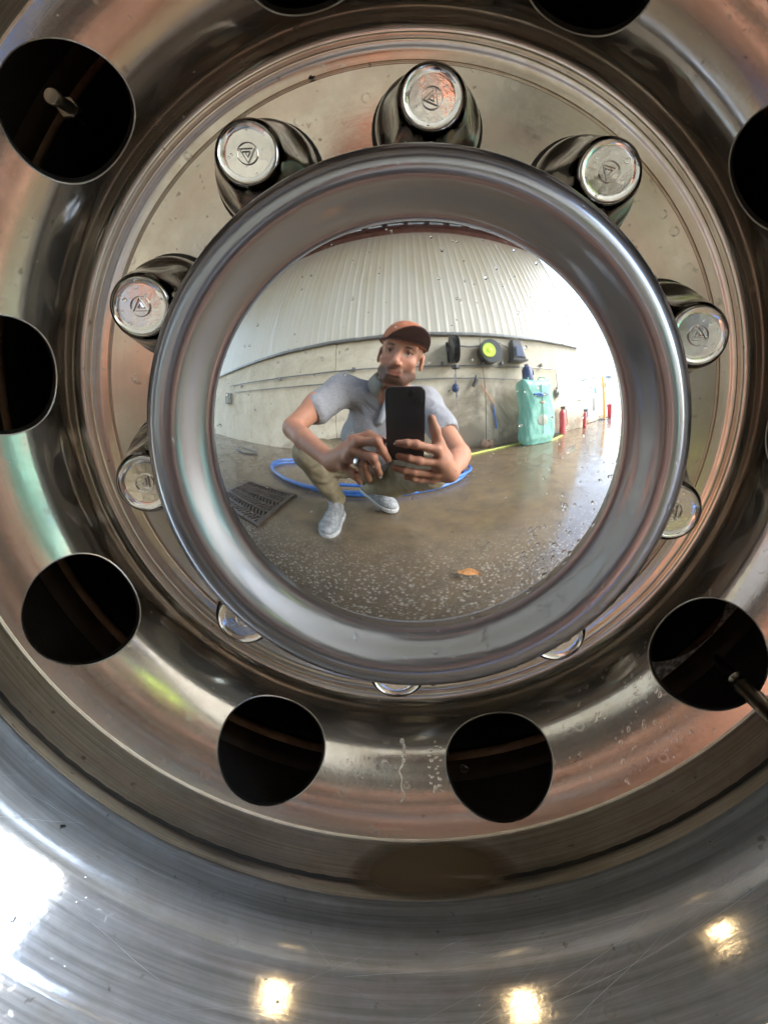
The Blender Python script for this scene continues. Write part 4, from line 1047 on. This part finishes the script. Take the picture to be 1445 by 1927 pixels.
head_m = (lc[:,2] > -.125) & (np.abs(lc[:,0]) < .095) & (lc[:,1] > -.12) & (lc[:,2] < .15)
beard = head_m*np.clip((-.046-lc[:,2])/.015, 0, 1)*np.clip((lc[:,1]+.01)/.02, 0, 1)*(1-gauss((0,.09,-.0715),(.020,.03,.008)))*np.clip((.108+lc[:,2])/.01+1, 0, 1)
beard = np.maximum(beard, head_m*np.clip((np.abs(lc[:,0])-.055)/.01, 0, 1)*np.clip((lc[:,1]+.005)/.012, 0, 1)*np.clip((.02-lc[:,2])/.02, 0, 1)*.7)
paint(.96*beard*(.80+.20*rng.random(len(V_))), (.030,.016,.010))
paint(.75*gauss((0,.09,-.0715),(.022,.03,.009)), (.34,.12,.09)); paint(.9*gauss((0,.095,-.0715),(.024,.03,.0022)), (.10,.03,.03))
for s_ in (-1, 1): paint(.75*gauss((s_*.031,.075,.002),(.024,.04,.016)), (.20,.10,.07))  # shade of the eye sockets painted into the skin
hairm = head_m*np.clip((lc[:,2]-.012)/.02, 0, 1)*np.clip((.035-lc[:,1])/.02, 0, 1); paint(.85*hairm, (.09,.06,.045))
arm = ((V_[:,2] < .60) & ~head_m).astype(float)*np.exp(-((V_[:,1]+.53)/.09)**2)      # hair and freckles on the forearms
paint(.30*arm*(rng.random(len(V_)) > .55), (.22,.12,.08))
paint(.25*arm*np.clip(np.sin(V_[:,0]*61+np.sin(V_[:,2]*47)*2), 0, 1), (.60,.24,.16))
for k_ in (LI, LM, LR_, LP, RA, RB, RC_, RP):
    for j_ in (0, 1):
        w_ = np.exp(-(((V_-np.array(k_[j_]))/.0085)**2).sum(1)); paint(.42*w_, red)
q = Mat('skin', (.6,.34,.23), .52, 0, .22); at = q.n('ShaderNodeAttribute', attribute_name='skin'); q.set('Base Color', at.outputs['Color'])
q.b.inputs['Subsurface Weight'].default_value = .08; q.b.inputs['Subsurface Radius'].default_value = (.01,.004,.002); q.bump(q.noise(260, 3, .6), .2, .0006); M['skin'] = q.m
body = fastmesh('body', V_-MO, F_, M['skin'], man, col)
# eyes, brows
M['eye'] = Mat('eye_white', (.38,.33,.30), .25).m; M['iris'] = Mat('eye_iris', (.05,.04,.03), .1).m; M['hair'] = varied('brown_hair', (.045,.03,.022), (.09,.065,.05), .7, 300).m
RM = Matrix([list(r_) for r_ in HROT])
def pl(p): return tuple(np.array(p)-MO)
for s_ in (-1, 1):
    b = MB(); b.ball(pl(H(s_*.031, .0625, -.002)), (.0115,.0125,.0055), 16, 10, RM); e_ = b.build('eye', M['eye'], man, True)
    b = MB(); b.ball(pl(H(s_*.031, .0722, -.003)), (.0052,.0036,.0048), 12, 8, RM); b.build('iris', M['iris'], e_, True)
    b = MB(); b.tube([pl(H(s_*.013,.0800,.014)), pl(H(s_*.022,.0810,.0175)), pl(H(s_*.035,.0785,.018)), pl(H(s_*.049,.0665,.012))], [.0018,.0030,.0028,.0012], 8); b.build('eyebrow', M['hair'], man, True)

# polo shirt
S = SDF((-.50, -1.22, .22), (.24, -.55, .72), .004)
sw = (WRL*0+SL)
S.cap(NB+[-.01,-.03,-.055], CH+[-.02,-.02,-.01], .088, .125, .03); S.cap(CH+[-.05,-.01,.0], CH+[.05,-.015,-.01], .112, .105, .03)
S.cap(CH+[-.03,-.03,-.03], np.array([-.195,-.95,.385]), .125, .128, .05); S.cap((-.195,-.95,.385), PEL+[0,.0,.06], .128, .130, .04)
S.cap((-.25,-.90,.42), (-.15,-.90,.42), .085, .085, .04)
S.cap(NB+[-.045,-.01,-.006], SL+[0,-.005,0], .060, .066, .03); S.cap(NB+[.04,-.01,-.012], SR+[0,-.005,0], .060, .064, .03)
LSE = SL*.46+ELL*.54; RSE = SR*.46+ELR*.54
S.cap(SL, LSE, .064, .0605, .03); S.cap(SR, RSE, .060, .0575, .03)
S.wrinkle(.0024, 46, 1.); S.wrinkle(.0014, 95, 4.)
uL = (ELL-SL)/np.linalg.norm(ELL-SL); uR = (ELR-SR)/np.linalg.norm(ELR-SR)
S.cap(LSE+uL*.105, LSE+uL*.16, .082, .10, .0, True); S.cap(RSE+uR*.105, RSE+uR*.16, .082, .10, .0, True)
S.cap(H(0,-.03,-.07), NB+[0,.01,.045], .058, .058, .0, True); S.cap(NB+[0,.01,.045], NB+[0,.085,-.02], .05, .006, .0, True)
V_, F_ = S.surf(); V_ = relax(V_, F_, 1, .5)
q = Mat('heather_grey_jersey', (.20,.21,.235), .85, 0, .2); nn_ = q.noise(220, 3, .7); q.set('Base Color', q.ramp(nn_, [(.35,(.25,.25,.265)),(.65,(.35,.35,.365))])); q.bump(nn_, .4, .001); q.bump(q.noise(11, 2, .45, dist=1.2), .55, .022); M['shirt'] = q.m
shirt = fastmesh('polo_shirt', V_-MO, F_, M['shirt'], man)
# collar
q = varied('collar_cloth', (.24,.225,.18), (.30,.285,.24), .85, 180, bump=.2); M['collar'] = q.m; M['placket'] = varied('pale_placket', (.45,.48,.52), (.52,.55,.6), .8, 120).m
cn = H(0,-.03,-.07)*.35+NB*.65+np.array([0,.0,.006]); cu = (H(0,-.03,-.07)-NB); cu /= np.linalg.norm(cu); cf = np.array([.10,.95,-.25]); cf -= cu*(cf@cu); cf /= np.linalg.norm(cf); cx3 = np.cross(cf, cu)
v = []; f = []; nn = 32
for i in range(nn+1):
    a_ = R(-250+320*i/nn)+R(0); a_ = R(90)+R(22)+R(316)*i/nn
    dx, dy = math.cos(a_), math.sin(a_); front = max(0, dy)
    for rr_, up in ((.0655, .020), (.0705, .031), (.078, .022), (.090+.006*front, -.004-.022*front)):
        v.append(cn+cx3*dx*rr_+cf*dy*rr_+cu*up-MO)
for i in range(nn):
    for j in range(3): f.append((i*4+j, i*4+j+1, (i+1)*4+j+1, (i+1)*4+j))
co = mesh('collar', v, f, M['collar'], man, True)
so = co.modifiers.new('thick', 'SOLIDIFY'); so.thickness = .0025
v = []; f = []
for i in range(9):
    t = i/8; p = cn+cf*(.073+.030*t+.012*math.sin(t*3))+cu*(-.010-.105*t)+cx3*(.012-.006*t)
    for s_ in (-1, 0, 1): v.append(p+cx3*s_*(.011+.006*(1-t))+cf*(-.004*abs(s_))-MO)
for i in range(8):
    for j in range(2): f.append((i*3+j, i*3+j+1, (i+1)*3+j+1, (i+1)*3+j))
po = mesh('placket', v, f, M['placket'], man, True); so = po.modifiers.new('thick', 'SOLIDIFY'); so.thickness = .004

# trousers
KL = np.array([-.415,-.700,.385]); AL = np.array([-.402,-.900,.095]); KR = np.array([.060,-.735,.310]); AR = np.array([-.258,-1.075,.112])
HLp = np.array([-.265,-1.03,.29]); HRp = np.array([-.115,-1.04,.28])
S = SDF((-.55, -1.26, .02), (.20, -.58, .52), .0045)
S.cap(HLp, HRp, .115, .115, .04); S.cap(PEL, PEL+[0,.03,.07], .125, .118, .04)
S.chain([HLp, HLp*.5+KL*.5, KL], [.100,.084,.062], .03); S.chain([KL+[0,-.004,-.004], KL*.5+AL*.5+[0,-.012,0], AL+[0,0,.015]], [.062,.058,.047], .02)
S.chain([HRp, HRp*.5+KR*.5, KR], [.098,.082,.060], .03); S.chain([KR+[-.004,-.004,-.002], KR*.5+AR*.5+[0,0,-.012], AR+[0,0,.012]], [.060,.056,.045], .02)
S.wrinkle(.0035, 40, 2.); S.wrinkle(.0022, 85, 5.)
V_, F_ = S.surf(); V_ = relax(V_, F_, 1, .5)
q = varied('olive_cotton', (.20,.165,.10), (.29,.245,.16), .85, 30); q.bump(q.noise(12, 2, .45, dist=.9, sc3=(1,1,.6)), .5, .025); q.bump(q.noise(300, 3, .5), .3, .001); M['trouser'] = q.m
fastmesh('trousers', V_-MO, F_, M['trouser'], man)

# shoes
M['shoe'] = varied('grey_mesh_shoe', (.16,.165,.17), (.36,.37,.38), .8, 60, bump=.6, bscale=500, bdist=.002).m; M['sole'] = varied('pale_sole', (.30,.30,.29), (.45,.45,.44), .6, 40).m; M['sock'] = varied('dark_sock', (.02,.02,.022), (.04,.04,.045), .9, 60).m
def shoe(ank, toe_dir, pitch_deg, base_z, heel):
    f_ = np.array([math.cos(toe_dir), math.sin(toe_dir), 0.]); pz = R(pitch_deg); fwd = f_*math.cos(pz)-np.array([0,0,math.sin(pz)]); up = f_*math.sin(pz)+np.array([0,0,math.cos(pz)]); sd_ = np.cross(fwd, up)
    o = np.array(heel); P = lambda x, y, z: o+fwd*x+sd_*y+up*z; rt = np.stack([fwd, sd_, up], 1)
    A = SDF(np.minimum(P(-.03,-.07,-.02), P(.33,.07,.15))-.10, np.maximum(P(-.03,-.07,-.02), P(.33,.07,.15))+.10, .003)
    A.ell(P(.055,0,.050), (.050,.036,.045), rt, .02); A.ell(P(.135,.002,.048), (.075,.038,.042), rt, .03); A.ell(P(.215,.003,.036), (.062,.046,.032), rt, .03); A.cap(P(.05,0,.07), P(.06,0,.105), .037, .038, .02)
    sl, PP = A.region(A.lo, A.lo+A.h*A.n, 0); zz = (PP-o)@up-.018; A.d = np.maximum(A.d, -zz.astype(np.float32))
    a, b = A.surf(); s1 = fastmesh('shoe', relax(a, b, 1)-MO, b, M['shoe'], man)
    B = SDF(A.lo, A.lo+A.h*(A.n-1), .003); B.n = A.n; B.d = np.full(A.n, 1., np.float32)
    B.ell(P(.058,0,.014), (.058,.042,.05), rt, .02); B.ell(P(.14,.002,.014), (.08,.043,.05), rt, .03); B.ell(P(.215,.003,.014), (.070,.051,.05), rt, .03)
    zz = (PP-o)@up; B.d = np.maximum(B.d, np.maximum(zz-.026, -zz).astype(np.float32)); a, b = B.surf(); fastmesh('sole', relax(a, b, 1)-MO, b, M['sole'], s1)
    lb = MB()
    for k in range(5): lb.tube([pl(P(.105+.017*k,-.020,.091-.0055*k)), pl(P(.108+.017*k,0,.097-.0065*k)), pl(P(.105+.017*k,.020,.091-.0055*k))], .0028, 6)
    lb.build('shoelace', M['sole'], s1, True)
    b_ = MB(); b_.tube([pl(P(.055,0,.09)), pl(ank+np.array([0,0,.0])), pl(ank+np.array([0,.02,.06]))], [.034,.036,.036], 14); b_.build('sock', M['sock'], man, True)
shoe(AL, R(88), 2, 0, (-.405,-.935,.004)); shoe(AR, R(39), 17, 0, (-.325,-1.140,.085))

# cap
CC = H(0, -.008, .050); yaw = R(-24)
cF = HF*math.cos(yaw)+(-HX)*math.sin(yaw)*1.0; cF = HF*math.cos(R(17))+HX*math.sin(R(17)); cXv = np.cross(cF, HU); cU = HU
v = []; f = []; rows, cols = 12, 36
for i in range(rows+1):
    th = (i/rows)*math.pi/2*1.06
    for k in range(cols):
        a_ = 2*math.pi*k/cols; rx_, ry_ = .084, .101
        v.append(CC+(cXv*math.cos(a_)*rx_+cF*math.sin(a_)*ry_)*math.sin(th)**.8+cU*(.088*math.cos(th)-.012)-MO)
for i in range(rows):
    for k in range(cols): f.append((i*cols+k, (i+1)*cols+k, (i+1)*cols+(k+1)%cols, i*cols+(k+1)%cols))
M['cap'] = varied('rust_cap_cloth', (.34,.10,.045), (.45,.155,.07), .85, 60, bump=.3, bscale=400).m; M['capd'] = varied('dark_maroon_cloth', (.055,.018,.014), (.085,.03,.022), .85, 60).m
crown = mesh('cap_crown', v, f, M['cap'], man, True)
so = crown.modifiers.new('thick', 'SOLIDIFY'); so.thickness = .002
bcol = MB(); bcol.ball(pl(CC+cU*.0765), (.006,.006,.004), 10, 6); bcol.build('cap_button', M['cap'], crown, True)
v = []; f = []; nu, nv = 18, 7
for i in range(nu+1):
    a_ = R(18+144*i/nu); 
    for j in range(nv+1):
        t = j/nv; inn = cXv*math.cos(a_)*.083+cF*math.sin(a_)*.100
        ext = .068*max(0, math.sin((a_-R(18))/R(144)*math.pi))**.55
        p = inn+cF*ext*t+cU*(-.010-.020*(math.cos(a_)**2)*t*1.1+.030*t*math.sin(a_))
        v.append(CC+p-MO)
for i in range(nu):
    for j in range(nv): f.append((i*(nv+1)+j, i*(nv+1)+j+1, (i+1)*(nv+1)+j+1, (i+1)*(nv+1)+j))
vt = [np.array(p)+cU*.0035 for p in v]; nb_ = len(v); V2 = v+vt; F2 = list(f)+[tuple(reversed([i+nb_ for i in q_])) for q_ in f]
edge = [i*(nv+1)+nv for i in range(nu+1)]
for a_, b_ in zip(edge[:-1], edge[1:]): F2.append((a_, a_+nb_, b_+nb_, b_))
mesh('cap_brim', V2, F2, None, man, True, mats=[M['capd'], M['cap']], fmat=[0]*len(f)+[1]*len(f)+[0]*nu)
b = MB(); b.tube([pl(CC+cXv*math.cos(t)*.0865+cF*math.sin(t)*.1035-cU*.012) for t in np.linspace(0, 2*math.pi, 40, endpoint=False)], .0045, 6, closed=True); b.build('cap_band', M['capd'], man, True)

# wedding ring on his left hand
rp = np.array(LR_[0])*.35+np.array(LR_[1])*.65; rd = np.array(LR_[1])-np.array(LR_[0]); rd /= np.linalg.norm(rd); ru = np.cross(rd, [0,1,0]); ru /= np.linalg.norm(ru); rv = np.cross(rd, ru)
b = MB()
for off in (-.002, 0, .002): b.tube([pl(rp+rd*off+(ru*math.cos(t)+rv*math.sin(t))*(.0108 if off == 0 else .0105)) for t in np.linspace(0, 2*math.pi, 28, endpoint=False)], .0016, 6, closed=True)
b.build('ring', Mat('silver', (.8,.8,.8), .12, 1.).m, man, True)

# ---------------------------------------------------------------- phone, lens at the camera's place
ph = thing('smartphone', 'black smartphone held upright in both hands by the crouching man', 'phone', tuple(CAMPOS-CF*.004-CU*.062-CR*.0105))
ph.rotation_euler = Matrix((CR, CF, CU)).transposed().to_euler()
b = MB()
def rrect(w_, h_, r_, y, n=6):
    out = []
    for cx_, cz_, a0 in ((w_/2-r_, h_/2-r_, 0), (-w_/2+r_, h_/2-r_, 90), (-w_/2+r_, -h_/2+r_, 180), (w_/2-r_, -h_/2+r_, 270)):
        for i in range(n+1): t = R(a0+90*i/n); out.append((cx_+r_*math.cos(t), y, cz_+r_*math.sin(t)))
    return out
def slab(w_, h_, r_, y0, y1, e=.001):
    m_ = MB(); L0 = rrect(w_-2*e, h_-2*e, r_-e, y0); L1 = rrect(w_, h_, r_, y0-math.copysign(e, y0-y1)); L2 = rrect(w_, h_, r_, y1+math.copysign(e, y0-y1)); L3 = rrect(w_-2*e, h_-2*e, r_-e, y1); k = len(L0)
    f_ = []
    for i in range(3):
        for j in range(k): f_.append((i*k+j, i*k+(j+1)%k, (i+1)*k+(j+1)%k, (i+1)*k+j))
    f_ += [tuple(range(k)), tuple(3*k+j for j in range(k))[::-1]]
    m_.add(L0+L1+L2+L3, f_); return m_
M['phone'] = Mat('phone_case', (.012,.012,.014), .32).m; M['glass'] = Mat('black_glass', (.008,.008,.01), .06).m
slab(.073, .146, .011, -.0005, -.0090).build('phone_case', M['phone'], ph, True)
slab(.069, .142, .009, -.0092, -.0098, .0002).build('screen', M['glass'], ph, True)
o_ = slab(.030, .030, .007, .0006, -.0004, .0003); o_.v = [(x+.016, y, z+.054) for x, y, z in o_.v]; bmp = o_.build('camera_bump', M['phone'], ph, True)
for dx, dz in ((-.0055+.016, .008+.054), (.0075+.016, -.0065+.054)):
    b = MB(); b.lathe([(.0058,0),(.0062,.0008),(.0058,.0014),(.0044,.0015),(.0040,.0010),(.0005,.0008)], o=(dx, .0006, dz), axis='y', n=20); b.build('lens', M['glass'], bmp, True)
